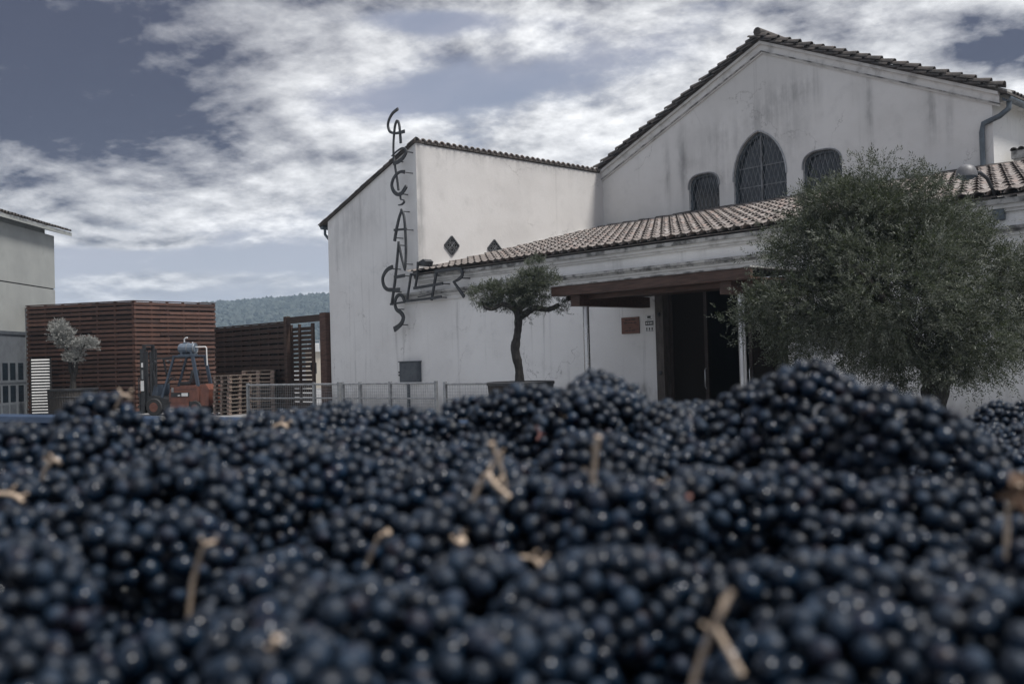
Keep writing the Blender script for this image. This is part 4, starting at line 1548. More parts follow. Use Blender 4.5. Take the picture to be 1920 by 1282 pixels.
def crown(parent, blobs, n_spray, leaf, m, leaves=9, droop=0.25, spray=0.2, shell=0.42, seed=1, width=0.2, clumps=0, clump_r=0.2):
    """thousands of leaves on short sprays spread through the volume of the blobs (local coordinates)"""
    r = np.random.default_rng(seed)
    vol = np.array([b[3] * b[4] * b[5] for b in blobs]) ** 0.75
    wts = np.array([b[6] if len(b) > 6 else 1.0 for b in blobs]) * vol
    idx = r.choice(len(blobs), n_spray, p=wts / wts.sum())
    B_ = np.array([b[:6] for b in blobs])[idx]
    d = r.normal(size=(n_spray, 3))
    d /= np.linalg.norm(d, axis=1)[:, None]
    rad = r.random(n_spray) ** shell
    # clumps: let the surface wave in and out so the outline is uneven
    w_ = 1 + 0.16 * np.sin(d[:, 0] * 5 + B_[:, 0] * 3) * np.cos(d[:, 1] * 6 + 1) + 0.10 * np.sin(d[:, 2] * 9 + B_[:, 1] * 5)
    base = B_[:, :3] + d * B_[:, 3:6] * (rad * w_)[:, None]
    if clumps:                    # sprays gather on twigs, leaving gaps between the tufts
        ci = r.integers(0, clumps, n_spray)
        cc_ = base[:clumps][ci]
        cd_ = d[:clumps][ci]
        cr_ = clump_r * r.uniform(0.55, 1.5, clumps)[ci]
        loc = r.normal(size=(n_spray, 3)) * 0.5
        base = cc_ + loc * cr_[:, None] * np.array([1.0, 1.0, 0.72]) + cd_ * (cr_ * 0.35)[:, None]
        d = cd_ * 0.7 + loc * 0.5
        d /= np.linalg.norm(d, axis=1)[:, None] + 1e-9
    dirn = d * 0.9 + r.normal(size=(n_spray, 3)) * 0.55 + np.array([0, 0, 0.55 - droop])
    low = (d[:, 2] < -0.25)
    dirn[low, 2] -= 0.6 * droop * 2.5
    dirn /= np.linalg.norm(dirn, axis=1)[:, None]
    ln = spray * r.uniform(0.55, 1.35, n_spray)
    side = np.cross(dirn, r.normal(size=(n_spray, 3)))
    side /= np.linalg.norm(side, axis=1)[:, None]
    oth = np.cross(dirn, side)
    allV = []
    for k_ in range(leaves):
        t = (k_ + 0.6) / leaves
        c = base + dirn * (ln * t)[:, None] - np.array([0, 0, 1.0]) * (ln * droop * 0.5 * t * t)[:, None]
        sg = 1 if k_ % 2 else -1
        th = r.uniform(-0.6, 0.6, n_spray)[:, None]
        out_ = (side * np.cos(th) + oth * np.sin(th)) * sg
        ld_ = dirn * 0.75 + out_ * 0.8 + r.normal(size=(n_spray, 3)) * 0.18
        if k_ == leaves - 1:
            ld_ = dirn + r.normal(size=(n_spray, 3)) * 0.15
        ld_ /= np.linalg.norm(ld_, axis=1)[:, None]
        wd = np.cross(ld_, oth + r.normal(size=(n_spray, 3)) * 0.5)
        wd /= np.linalg.norm(wd, axis=1)[:, None] + 1e-9
        L_ = (leaf * r.uniform(0.7, 1.2, n_spray))[:, None]
        p0_, p2 = c, c + ld_ * L_
        m1 = c + ld_ * L_ * 0.45 + wd * L_ * width * 0.5
        m2 = c + ld_ * L_ * 0.45 - wd * L_ * width * 0.5
        allV.append(np.stack([p0_, m1, p2, m2], 1))
    V = np.concatenate(allV, 0)
    F_ = np.arange(len(V) * 4).reshape(-1, 4)
    return numpy_mesh('crown', V.reshape(-1, 3), F_, m, parent, False)


def trunk_mesh(parent, paths, name='trunk'):
    mb = MB()
    for pts, rads in paths:
        q = catmull([(p[0], p[1], p[2]) for p in pts], 5)
        rr = np.interp(np.linspace(0, 1, len(q)), np.linspace(0, 1, len(rads)), rads)
        mb.tube(q, [float(a) * random.uniform(0.93, 1.09) for a in rr], 14, True, 0.09)
    return mb.build(name, M_BARK, parent, True)


def local_px(px, py, depth, origin, rz=YAW):
    p = at(px, py, depth) - Vector(origin)
    c_, s2 = math.cos(-rz), math.sin(-rz)
    return (p.x * c_ - p.y * s2, p.x * s2 + p.y * c_, p.z)


# middle potted olive in front of the wall
D2 = 24.0
pb = at(976, 716, D2)
P2 = (pb.x, pb.y, 0)
pot('large reed wrapped planter holding the small olive in front of the white wall', P2, 0.80, 0.68, 1.19)
ot = thing('olive_tree', 'small pruned olive tree with bent limbs growing from the reed planter', 'tree', P2, YAW, 'olive trees')
Lp = lambda x_, y_, dd=0.0: local_px(x_, y_, D2 + dd, P2)
trunk_mesh(ot, [
    ([Lp(975, 722), Lp(973, 690), Lp(966, 655), Lp(970, 625), Lp(972, 598), Lp(968, 578)], [0.14, 0.10, 0.108, 0.085, 0.095, 0.09]),
    ([Lp(970, 596), Lp(985, 588), Lp(1003, 578), Lp(1028, 580), Lp(1049, 571)], [0.10, 0.085, 0.07, 0.065, 0.05]),
    ([Lp(968, 582), Lp(956, 574), Lp(940, 570), Lp(925, 579), Lp(910, 576), Lp(904, 566)], [0.09, 0.07, 0.05, 0.045, 0.04, 0.02]),
    ([Lp(970, 585), Lp(982, 570), Lp(1000, 555, .2), Lp(1006, 530, .2), Lp(1003, 505)], [0.09, 0.07, 0.05, 0.035, 0.015]),
    ([Lp(968, 582), Lp(962, 565, .2), Lp(955, 548, .3)], [0.07, 0.05, 0.02])])
bl = []
for (px, py, rxp, ryp, wt) in ((1005, 523, 26, 30, 1.5), (985, 548, 32, 22, 1.2), (1022, 540, 20, 22, 1.0), (948, 553, 32, 20, 1.3), (912, 555, 26, 15, 0.9), (895, 556, 14, 11, .6), (1038, 572, 17, 9, 0.9),
                               (990, 594, 16, 12, 0.6), (1005, 500, 13, 13, 1.0), (968, 570, 20, 12, 0.6), (960, 592, 8, 7, 0.2), (1026, 560, 14, 10, .4)):
    k_ = D2 / FPX
    c_ = Lp(px, py, random.uniform(-.15, .2))
    bl.append((*c_, rxp * k_, rxp * k_ * 0.85, ryp * k_, wt))
crown(ot, bl, 3000, 0.058, M_LEAF, 9, 0.1, 0.15, 0.5, 3, 0.30, 110, 0.14)

# the big olive at the right
D3 = 15.5
tb = at(1755, 800, D3)
P3 = (tb.x, tb.y, 0)
big = thing('large_olive_tree', 'large spreading olive tree with dense grey green crown at the right', 'tree', P3, YAW, 'olive trees')
Lq = lambda x_, y_, dd=0.0: local_px(x_, y_, D3 + dd, P3)
trunk_mesh(big, [
    ([Lq(1757, 872), Lq(1755, 815), Lq(1752, 760), Lq(1755, 715), Lq(1748, 680)], [0.26, 0.20, 0.185, 0.21, 0.20]),
    ([Lq(1750, 700), Lq(1715, 650, .2), Lq(1660, 590, .1), Lq(1600, 500), Lq(1570, 400)], [0.16, 0.12, 0.09, 0.06, 0.02]),
    ([Lq(1755, 700), Lq(1770, 640, -.2), Lq(1760, 540, -.3), Lq(1740, 430, -.2)], [0.15, 0.12, 0.08, 0.02]),
    ([Lq(1757, 705), Lq(1810, 650), Lq(1860, 560, .3), Lq(1890, 480, .3)], [0.13, 0.10, 0.06, 0.02]),
    ([Lq(1748, 690), Lq(1690, 660, .5), Lq(1600, 610, .7), Lq(1490, 560, .6)], [0.12, 0.09, 0.06, 0.02]),
    ([Lq(1750, 690), Lq(1700, 620, -.5), Lq(1620, 520, -.7), Lq(1560, 480, -.6)], [0.10, 0.08, 0.05, 0.02])])
bl = []
for (px, py, rxp, ryp, dd, wt) in (  # crown lobes
        (1600, 400, 110, 88, 0.0, 1.0), (1560, 440, 105, 95, 0.3, 1.0), (1700, 420, 115, 90, -0.2, 1.0), (1640, 350, 85, 42, 0.1, 1.0), (1750, 440, 90, 78, 0.2, 1.0),
        (1650, 530, 150, 100, -0.7, 1.1), (1540, 560, 120, 75, 0.0, 1.0), (1455, 555, 68, 48, 0.0, 1.0), (1430, 585, 48, 40, 0.1, 0.9), (1470, 480, 45, 45, 0.2, 0.8),
        (1800, 520, 110, 100, -0.2, 1.0), (1870, 535, 70, 75, 0.3, 1.0), (1890, 580, 60, 70, 0.5, 1.0), (1700, 600, 140, 80, -0.6, 1.0), (1580, 630, 110, 50, 0.1, 1.0),
        (1780, 630, 110, 75, -0.5, 1.0), (1720, 670, 75, 45, -0.4, 0.8), (1810, 660, 70, 45, -0.2, 0.8), (1660, 670, 55, 50, 0.2, 0.8), (1690, 705, 34, 34, 0.0, 0.5), (1510, 620, 60, 40, 0.2, 0.8),
        (1500, 420, 55, 55, 0.1, 0.8), (1790, 425, 60, 34, 0.2, 0.9), (1945, 520, 75, 75, 0.4, 1.2), (1935, 620, 55, 60, 0.5, 1.0), (1930, 480, 50, 40, .3, .9), (1412, 545, 34, 30, .1, .7), (1640, 715, 36, 26, .1, .5), (1870, 640, 40, 36, 0.1, .7), (1560, 655, 40, 26, 0.2, .6), (1560, 365, 60, 34, 0.0, .9)):
    k_ = D3 / FPX
    c_ = Lq(px + 4, py + 12, dd)
    bl.append((*c_, rxp * k_ * 0.84, rxp * k_ * 0.8, ryp * k_ * 0.84, wt))
crown(big, bl, 27000, 0.060, M_LEAF, 10, 0.3, 0.20, 0.45, 5, 0.25, 520, 0.27)

# small clipped grey olive in its pot at the left
D4 = 39.0
pb = at(137, 750, D4)
P4 = (pb.x, pb.y, 0)
pot('reed wrapped planter holding the clipped grey olive by the tall screen', P4, 0.92, 0.86, 1.10)
o4 = thing('clipped_olive_tree', 'clipped silver grey olive tree with three foliage pads by the tall screen', 'tree', P4, YAW, 'olive trees')
Lr_ = lambda x_, y_, dd=0.0: local_px(x_, y_, D4 + dd, P4)
trunk_mesh(o4, [
    ([Lr_(137, 730), Lr_(137, 712), Lr_(141, 695), Lr_(140, 682)], [0.13, 0.10, 0.11, 0.09]),
    ([Lr_(137, 705), Lr_(132, 690), Lr_(130, 672), Lr_(122, 648), Lr_(116, 630)], [0.10, 0.08, 0.06, 0.05, 0.03]),
    ([Lr_(140, 684), Lr_(146, 668), Lr_(152, 654), Lr_(160, 645)], [0.08, 0.06, 0.05, 0.03])])
bl = []
for (px, py, rxp, ryp, wt) in ((116, 626, 21, 20, 1.2), (110, 612, 15, 12, .7), (124, 640, 17, 14, .8), (160, 644, 22, 10, 1.0), (148, 648, 14, 10, .6), (172, 646, 12, 8, .5), (139, 668, 18, 12, 1.0), (131, 672, 10, 8, .4), (147, 660, 10, 8, .4)):
    k_ = D4 / FPX
    bl.append((*Lr_(px, py, random.uniform(-.1, .1)), rxp * k_, rxp * k_ * 0.9, ryp * k_, wt))
crown(o4, bl, 2600, 0.06, M_LEAFG, 8, 0.0, 0.12, 0.5, 9, 0.36)


# ================================================================== RAILING PANELS
def railing(label, pa, pb_, h, posts, group='steel railing panels'):
    pa, pb_ = Vector((pa.x, pa.y, 0)), Vector((pb_.x, pb_.y, 0))
    L = (pb_ - pa).length
    f = thing('railing_panel', label, 'railing', tuple(pa), math.atan2(pb_.y - pa.y, pb_.x - pa.x), group)
    MB().tube([(0, 0, h), (L, 0, h)], 0.03, 8).build('top_rail', M_GALV, f, True)
    MB().tube([(0, 0, h * 0.64), (L, 0, h * 0.64)], 0.024, 8).build('middle_rail', M_GALV, f, True)
    MB().tube([(0, 0, 0.12), (L, 0, 0.12)], 0.024, 8).build('bottom_rail', M_GALV, f, True)
    for t in posts:
        MB().box((t * L - 0.04, -0.04, 0), (t * L + 0.04, 0.04, h + 0.06), 0.006).build('post', M_GALV, f)
    w_ = MB()
    x_ = 0.05
    while x_ < L:
        w_.bar((x_, 0.034, 0.12), (x_, 0.034, h), 0.0055, 0.0055)
        x_ += 0.085
    z_ = 0.16
    while z_ < h:
        w_.bar((0, 0.044, z_), (L, 0.044, z_), 0.0055, 0.0055)
        z_ += 0.085
    w_.build('wire_mesh', M_GALV, f)
    return f


railing('galvanised mesh railing panel in front of the pallets and gate', at(465, 745, 32.0), at(636, 745, 29.6), 1.16, (0.0, 0.74, 1.0))
railing('galvanised mesh railing panel in front of the grey meter cabinet', at(643, 745, 29.4), at(818, 745, 27.0), 1.16, (0.0, 0.2, 0.53, 1.0))
railing('galvanised mesh railing panel ending behind the large reed planter', at(835, 745, 26.4), at(960, 745, 25.2), 1.14, (0.0, 1.0))

# ================================================================== PALLETS
def make_pallet():
    p = thing('pallet', 'x', 'pallet', (0, 0, 0), 0, 'stacked wooden pallets')
    b0 = None
    for j in range(7):
        y_ = -0.40 + 0.8 * j / 6
        o_ = (MB().box((-0.6, -0.045, 0.122), (0.6, 0.045, 0.144)).build('board', M_PALLET, p) if b0 is None else copy_of(b0, p))
        b0 = b0 or o_
        o_.location = (random.uniform(-.006, .006), y_ * 0.89, 0)
    s0_ = None
    for x_ in (-0.55, 0.0, 0.55):
        o_ = (MB().box((-0.05, -0.4, 0.100), (0.05, 0.4, 0.1215)).build('stringer', M_PALLET, p) if s0_ is None else copy_of(s0_, p))
        s0_ = s0_ or o_
        o_.location = (x_, 0, 0)
    k0 = None
    for x_ in (-0.53, 0.0, 0.53):
        for y_ in (-0.33, 0, 0.33):
            o_ = (MB().box((-0.07, -0.05, 0.0225), (0.07, 0.05, 0.0995)).build('block', M_BLOCK, p) if k0 is None else copy_of(k0, p))
            k0 = k0 or o_
            o_.location = (x_, y_, 0)
    r0_ = None
    for y_ in (-0.345, 0, 0.345):
        o_ = (MB().box((-0.6, -0.05, 0.0), (0.6, 0.05, 0.022)).build('runner', M_PALLET, p) if r0_ is None else copy_of(r0_, p))
        r0_ = r0_ or o_
        o_.location = (0, y_, 0)
    return p


def copy_thing(o):
    c = o.copy()
    COL.objects.link(c)
    for ch in list(o.children):
        d = ch.copy()
        COL.objects.link(d)
        d.parent = c
        for g_ in ch.children:
            e = g_.copy()
            COL.objects.link(e)
            e.parent = d
    return c


ORD = ['bottom', 'second from the bottom', 'third from the bottom', 'fourth from the bottom', 'fifth from the bottom', 'sixth from the bottom', 'seventh from the bottom', 'eighth from the bottom', 'ninth from the bottom', 'tenth from the bottom', 'eleventh from the bottom', 'top']
proto = None
for (px, dep, n, rz, nm) in ((437, 37.2, 10, YAW + RAD(63), 'front stack next to the forklift'), (488, 38.2, 11, YAW + RAD(8), 'rear stack against the dark fence')):
    base = at(px, 770, dep)
    for i in range(n):
        if proto is None:
            proto = make_pallet()
            o = proto
        else:
            o = copy_thing(proto)
        o.location = (base.x + random.uniform(-.025, .025), base.y + random.uniform(-.025, .025), 0.004 + i * 0.1465)
        o.rotation_euler = (0, 0, rz + random.uniform(-.02, .02))
        o['label'] = f"raw wooden pallet, {ORD[11] if i == n - 1 else ORD[i]} of the {nm}"


# ================================================================== FORKLIFT
def forklift():
    c = at(345, 777, 38.0)
    rz = YAW + math.pi - 0.22          # local +x drives towards the left of the picture
    f = thing('forklift', 'orange and black forklift truck parked before the tall slatted screen', 'forklift', (c.x, c.y, 0), rz)
    W = 0.52
    body = MB().prism([(-0.95, 0.52), (-0.98, 0.98), (-0.90, 1.10), (-0.30, 1.12), (0.18, 1.06), (0.30, 0.80), (0.30, 0.52)], 'y', -W, W).build('body', M_ORANGE, f)
    MB().prism([(-1.32, 0.34), (-1.36, 0.95), (-1.22, 1.16), (-0.985, 1.14), (-0.985, 0.34)], 'y', -W + 0.02, W - 0.02).build('counterweight', M_ORANGE, f)
    MB().prism([(-0.97, 0.46), (-0.97, 0.519), (1.25, 0.519), (1.28, 0.30), (0.5, 0.24), (-0.45, 0.24), (-0.6, 0.46)], 'y', -W + 0.01, W - 0.01).build('chassis', M_BLKP, f)
    # the dark band with plates, and the lower orange skirt with its seams, on both sides
    for sg in (-1, 1):
        MB().box((-0.55, sg * (W + 0.001), 0.70), (0.20, sg * (W + 0.02), 0.86)).build('side_band', M_BLKP, body)
        MB().box((-0.52, sg * (W + 0.001), 0.28), (0.24, sg * (W + 0.03), 0.46)).build('step_skirt', M_ORANGE, f)
        MB().box((-0.52, sg * (W + 0.001), 0.47), (0.20, sg * (W + 0.025), 0.66)).build('side_panel', M_ORANGE, f)
        MB().box((-0.50, sg * (W + 0.0205), 0.72), (-0.24, sg * (W + 0.025), 0.84)).build('number_plate', M_WHITE, body)
        MB().box((-0.18, sg * (W + 0.0205), 0.735), (-0.08, sg * (W + 0.024), 0.77)).build('sticker', M_WHITE, body)
        MB().box((-0.85, sg * (W + 0.001), 0.97), (0.10, sg * (W + 0.008), 0.985)).build('seam', M_BLKP, body)
        MB().box((0.10, sg * (W + 0.001), 0.88), (0.19, sg * (W + 0.01), 1.05)).build('side_grille', M_GALV, body)
    # wheels
    for (x_, r_, w_) in ((0.92, 0.33, 0.24), (-0.78, 0.27, 0.20)):
        for sg in (-1, 1):
            ty = MB()
            n = 28
            prof = [(r_ * 0.55, -w_ / 2), (r_ * 0.93, -w_ / 2), (r_, -w_ / 2 + 0.03), (r_, w_ / 2 - 0.03), (r_ * 0.93, w_ / 2), (r_ * 0.55, w_ / 2)]
            ty.lathe(prof, (0, 0, 0), n)
            wh = ty.build('wheel', M_RUBBER, f, True)
            wh.rotation_euler = (RAD(90), 0, 0)
            wh.location = (x_, sg * (W - 0.06), r_)
            rim = MB().lathe([(r_ * 0.54, -w_ / 2 - 0.004), (r_ * 0.40, -w_ / 2 + 0.03), (r_ * 0.12, -w_ / 2 - 0.01), (0.02, -w_ / 2 - 0.012)], (0, 0, 0), 20)
            rim.lathe([(r_ * 0.54, w_ / 2 + 0.004), (r_ * 0.40, w_ / 2 - 0.03), (r_ * 0.12, w_ / 2 + 0.01), (0.02, w_ / 2 + 0.012)], (0, 0, 0), 20)
            rim.build('rim', M_ORANGE, wh, True)
    MB().prism([(0.31, 0.521), (1.25, 0.521), (1.22, 0.74), (0.95, 0.78), (0.55, 0.66), (0.31, 0.62)], 'y', -W + 0.02, W - 0.02).build('floor_plate', M_BLKP, f)
    MB().prism([(0.84, 0.761), (1.10, 0.73), (0.98, 1.15), (0.84, 1.18)], 'y', -0.42, 0.42).build('dashboard', M_BLUEGREY, f)
    # overhead guard: four legs, a roof frame and bars
    for sg in (-1, 1):
        MB().bar((0.62, sg * 0.47, 0.68), (0.10, sg * 0.45, 2.20), 0.07, 0.08, (0, 1, 0)).build('guard_leg', M_BLUEGREY, f)
        MB().bar((-0.90, sg * 0.47, 1.08), (-0.68, sg * 0.45, 2.20), 0.11, 0.09, (0, 1, 0)).build('guard_leg', M_BLUEGREY, f)
        MB().bar((0.15, sg * 0.45, 2.235), (-0.75, sg * 0.45, 2.235), 0.07, 0.07).build('guard_rail', M_BLUEGREY, f)
    for x_ in (0.12, -0.05, -0.22, -0.39, -0.56, -0.71):
        MB().bar((x_, -0.414, 2.24), (x_, 0.414, 2.24), 0.035, 0.045).build('guard_bar', M_BLUEGREY, f)
    # front overhang of the guard carrying lamp and mirror
    for sg in (-1, 1):
        MB().bar((0.155, sg * 0.40, 2.20), (1.10, sg * 0.40, 2.14), 0.04, 0.05).build('guard_arm', M_BLKP, f)
    MB().bar((1.08, 0.42, 2.11), (0.86, 0.44, 1.10), 0.05, 0.06, (0, 1, 0)).build('tilt_cylinder', M_BLKP, f)
    MB().bar((1.08, -0.42, 2.11), (0.86, -0.44, 1.10), 0.05, 0.06, (0, 1, 0)).build('tilt_cylinder', M_BLKP, f)
    for sg in (-1, 1):
        hl = MB().lathe([(0.01, -0.05), (0.06, -0.04), (0.075, 0.02), (0.07, 0.035), (0.01, 0.04)], (0, 0, 0), 14).build('headlight', M_BLKP, f, True)
        hl.location = (0.88, sg * 0.46, 2.02)
        hl.rotation_euler = (0, RAD(90), 0)
        mr = MB().lathe([(0.01, -0.02), (0.05, -0.015), (0.055, 0.01), (0.01, 0.02)], (0, 0, 0), 12).build('mirror', M_GALV, f, True)
        mr.location = (0.36, sg * 0.47, 2.07)
    # seat, steering wheel, levers
    MB().box((-0.42, -0.24, 1.125), (0.02, 0.24, 1.26), 0.04).build('seat', M_BLKP, f, True)
    sb = MB().box((-0.05, -0.23, 0.0), (0.06, 0.23, 0.50), 0.04).build('backrest', M_BLKP, f, True)
    sb.location = (-0.42, 0, 1.20)
    sb.rotation_euler = (0, RAD(-12), 0)
    MB().bar((0.84, 0, 1.10), (0.46, 0, 1.42), 0.05, 0.05).build('steering_column', M_BLKP, f)
    ring = [(0.17 * math.cos(a), 0.17 * math.sin(a), 0) for a in np.linspace(0, 2 * math.pi, 22)]
    sw = MB().tube(ring, 0.014, 6).bar((-0.16, 0, 0), (0.16, 0, 0), 0.02, 0.015).bar((0, -0.16, 0), (0, 0.16, 0), 0.02, 0.015).build('steering_wheel', M_BLKP, f, True)
    sw.location = (0.45, 0, 1.43)
    sw.rotation_euler = (0, RAD(-42), 0)
    for y_ in (-0.3, -0.36):
        MB().tube([(0.86, y_, 1.15), (0.78, y_, 1.40)], 0.011, 6).build('lever', M_STEEL, f, True)
    # mast: two outer and two inner rails, cross members, ram, chains
    for sg in (-1, 1):
        mrail = MB().box((1.380, sg * 0.40 - 0.05, 0.12), (1.540, sg * 0.40 + 0.05, 2.56)).build('mast_rail', M_BLKP, f)
        MB().box((1.390, sg * 0.29 - 0.035, 0.10), (1.510, sg * 0.29 + 0.035, 2.66)).build('inner_mast_rail', M_BLKP, f)
        MB().box((1.390, sg * 0.452, 0.95), (1.530, sg * 0.456, 1.34)).build('plate', M_WHITE, mrail)
        MB().box((1.410, sg * 0.452, 1.40), (1.480, sg * 0.456, 1.75)).build('warning_strip', M_GALV, mrail)
        MB().box((1.410, sg * 0.452, 1.85), (1.490, sg * 0.456, 2.02)).build('sticker', M_WHITE, mrail)
        MB().tube([(1.460, sg * 0.12, 0.2), (1.460, sg * 0.12, 2.45)], 0.04, 10).build('lift_ram', M_BLKP, f, True)
        MB().bar((1.530, sg * 0.06, 0.6), (1.530, sg * 0.06, 2.5), 0.04, 0.015).build('chain', M_IRON, f)
    MB().box((1.20, -0.40, 0.36), (1.379, 0.40, 0.50)).build('mast_bracket', M_BLKP, f)
    for z_ in (0.35, 1.5, 2.5):
        MB().box((1.515, -0.25, z_), (1.545, 0.25, z_ + 0.11)).build('mast_crossbar', M_BLKP, f)
    MB().box((1.400, -0.33, 2.661), (1.520, 0.33, 2.72)).build('mast_crossbar', M_BLKP, f)
    for z_ in (0.30, 0.72):
        MB().box((1.560, -0.52, z_), (1.620, 0.52, z_ + 0.12)).build('carriage_bar', M_BLKP, f)
    for y_ in (-0.48, -0.24, 0.0, 0.24, 0.48):
        MB().box((1.570, y_ - 0.018, 0.84), (1.600, y_ + 0.018, 1.42)).build('backrest_bar', M_BLKP, f)
    MB().box((1.570, -0.5, 1.42), (1.600, 0.5, 1.46)).build('backrest_bar', M_BLKP, f)
    for y_ in (-0.3, 0.3):
        MB().prism([(1.625, 0.08), (1.625, 0.80), (1.670, 0.80), (1.670, 0.13), (2.62, 0.10), (2.64, 0.08)], 'y', y_ - 0.05, y_ + 0.05).build('fork', M_IRON, f)
    # gauge plates at the rear leg
    MB().box((-0.90, -W - 0.03, 0.84), (-0.80, -W - 0.002, 1.02)).build('sticker', M_WHITE, f)
    # electric motor lying on the guard
    top = 2.275
    q = parent_matrix(f) @ Vector((-0.20, 0, top))
    mo = thing('electric_motor', 'grey finned electric motor lying on the roof of the forklift', 'motor', tuple(q), rz)
    mo.scale = (1.15, 1.05, 1.0)
    MB().box((-0.30, -0.16, 0.0), (0.26, 0.16, 0.03)).build('base_plate', M_MOTOR, mo)
    for x_ in (-0.2, 0.16):
        MB().box((x_ - 0.04, -0.13, 0.03), (x_ + 0.04, 0.13, 0.12)).build('foot', M_MOTOR, mo)
    cyl = MB()
    seg = 40
    prof = [(0.16, -0.30), (0.185, -0.27), (0.185, 0.22), (0.165, 0.27), (0.09, 0.29)]
    for r_, z_ in prof:
        for k_ in range(seg):
            th = 2 * math.pi * k_ / seg
            rr = r_ * (1.05 if k_ % 2 and 0.18 < r_ else 1)
            cyl.v.append((z_, rr * math.cos(th), rr * math.sin(th) + 0.25))
    for i in range(len(prof) - 1):
        for k_ in range(seg):
            k2 = (k_ + 1) % seg
            cyl.f.append((i * seg + k_, i * seg + k2, (i + 1) * seg + k2, (i + 1) * seg + k_))
    cyl.f += [tuple(range(seg))[::-1], tuple((len(prof) - 1) * seg + k_ for k_ in range(seg))]
    cyl.build('casing', M_MOTOR, mo)
    for x_ in (-0.285, -0.05):
        pts = [(x_, 0.2 * math.cos(a), 0.25 + 0.2 * math.sin(a)) for a in np.linspace(0, 2 * math.pi, 26)]
        MB().tube(pts, 0.014, 6).build('band', M_GALV, mo, True)
    MB().box((-0.05, -0.07, 0.43), (0.12, 0.07, 0.49)).build('terminal_box', M_MOTOR, mo)
    MB().tube([(0.10, 0, 0.49), (0.10, 0, 0.60), (0.06, 0, 0.65), (-0.02, 0, 0.66)], 0.025, 8).build('pipe_elbow', M_WHITE, mo, True)
    MB().tube([(-0.30, 0, 0.29), (-0.66, 0, 0.29), (-0.70, 0, 0.25), (-0.70, -0.02, -0.42)], 0.022, 8).build('white_pipe', M_WHITE, mo, True)
    MB().lathe([(0.02, 0), (0.02, 0.06)], (-0.2, 0, 0.43), 8).build('eye_bolt', M_WHITE, mo)


forklift()

# ================================================================== TRAILER AND GRAPES
TA = math.atan2(-0.565, 0.825)
tr = thing('grape_trailer', 'blue metal trailer tub filled to the brim with grapes', 'trailer', (0, 0, 0), YAW + TA)
RIM = EYE - 0.172
TX0, TX1, TY0, TY1 = -4.3, 0.75, -0.45, 2.15
MB().box((TX0 - 0.04, TY1, 0.75), (TX1 + 0.04, TY1 + 0.04, RIM - 0.03)).build('tub_wall', M_BLUET, tr)
MB().box((TX0 - 0.04, TY0 - 0.04, 0.75), (TX1 + 0.04, TY0, RIM - 0.03)).build('tub_wall', M_BLUET, tr)
MB().box((TX0 - 0.04, TY0 + 0.001, 0.75), (TX0, TY1 - 0.001, RIM - 0.03)).build('tub_wall', M_BLUET, tr)
MB().box((TX1, TY0 + 0.001, 0.75), (TX1 + 0.04, TY1 - 0.001, RIM - 0.03)).build('tub_wall', M_BLUET, tr)
MB().box((TX0 - 0.03, TY0 - 0.03, 0.72), (TX1 + 0.03, TY1 + 0.03, 0.749)).build('tub_floor', M_BLUET, tr)
rm = MB()
for (a, b) in (((TX0 - .02, TY1 + .02), (TX1 + .02, TY1 + .02)), ((TX0 - .02, TY0 - .02), (TX1 + .02, TY0 - .02)), ((TX0 - .02, TY0 - .02), (TX0 - .02, TY1 + .02)), ((TX1 + .02, TY0 - .02), (TX1 + .02, TY1 + .02))):
    rm.tube([(*a, RIM - 0.015), (*b, RIM - 0.015)], 0.03, 8)
rm.build('rim', M_BLUET, tr, True)
MB().box((TX0 + 0.2, TY0 + 0.3, 0.55), (TX1 - 0.2, TY0 + 0.42, 0.719)).build('chassis_beam', M_BLKP, tr)
MB().box((TX0 + 0.2, TY1 - 0.42, 0.55), (TX1 - 0.2, TY1 - 0.3, 0.719)).build('chassis_beam', M_BLKP, tr)
MB().bar((-1.6, TY0 + 0.1, 0.42), (-1.6, TY1 - 0.1, 0.42), 0.1, 0.1).build('axle', M_BLKP, tr)
MB().box((-1.68, TY0 + 0.3, 0.47), (-1.52, TY1 - 0.3, 0.549)).build('axle_bracket', M_BLKP, tr)
MB().bar((TX0 + 0.2, (TY0 + TY1) / 2, 0.6), (TX0 - 1.2, (TY0 + TY1) / 2, 0.5), 0.1, 0.1).build('drawbar', M_BLKP, tr)
for y_ in (TY0 + 0.02, TY1 - 0.02):
    w_ = MB().lathe([(0.2, -0.12), (0.39, -0.12), (0.42, -0.09), (0.42, 0.09), (0.39, 0.12), (0.2, 0.12)], (0, 0, 0), 28).build('wheel', M_RUBBER, tr, True)
    w_.rotation_euler = (RAD(90), 0, 0)
    w_.location = (-1.6, y_, 0.42)
    MB().lathe([(0.2, -0.122), (0.06, -0.08), (0.03, 0.1), (0.2, 0.122)], (0, 0, 0), 20).build('rim', M_GALV, w_, True)

ca, sa = math.cos(TA), math.sin(TA)


def in_tub(xc, zc, mrg=0.03):
    x_, y_ = xc * ca + zc * sa, -xc * sa + zc * ca
    return TX0 + mrg < x_ < TX1 - mrg and TY0 + mrg < y_ < TY1 - mrg


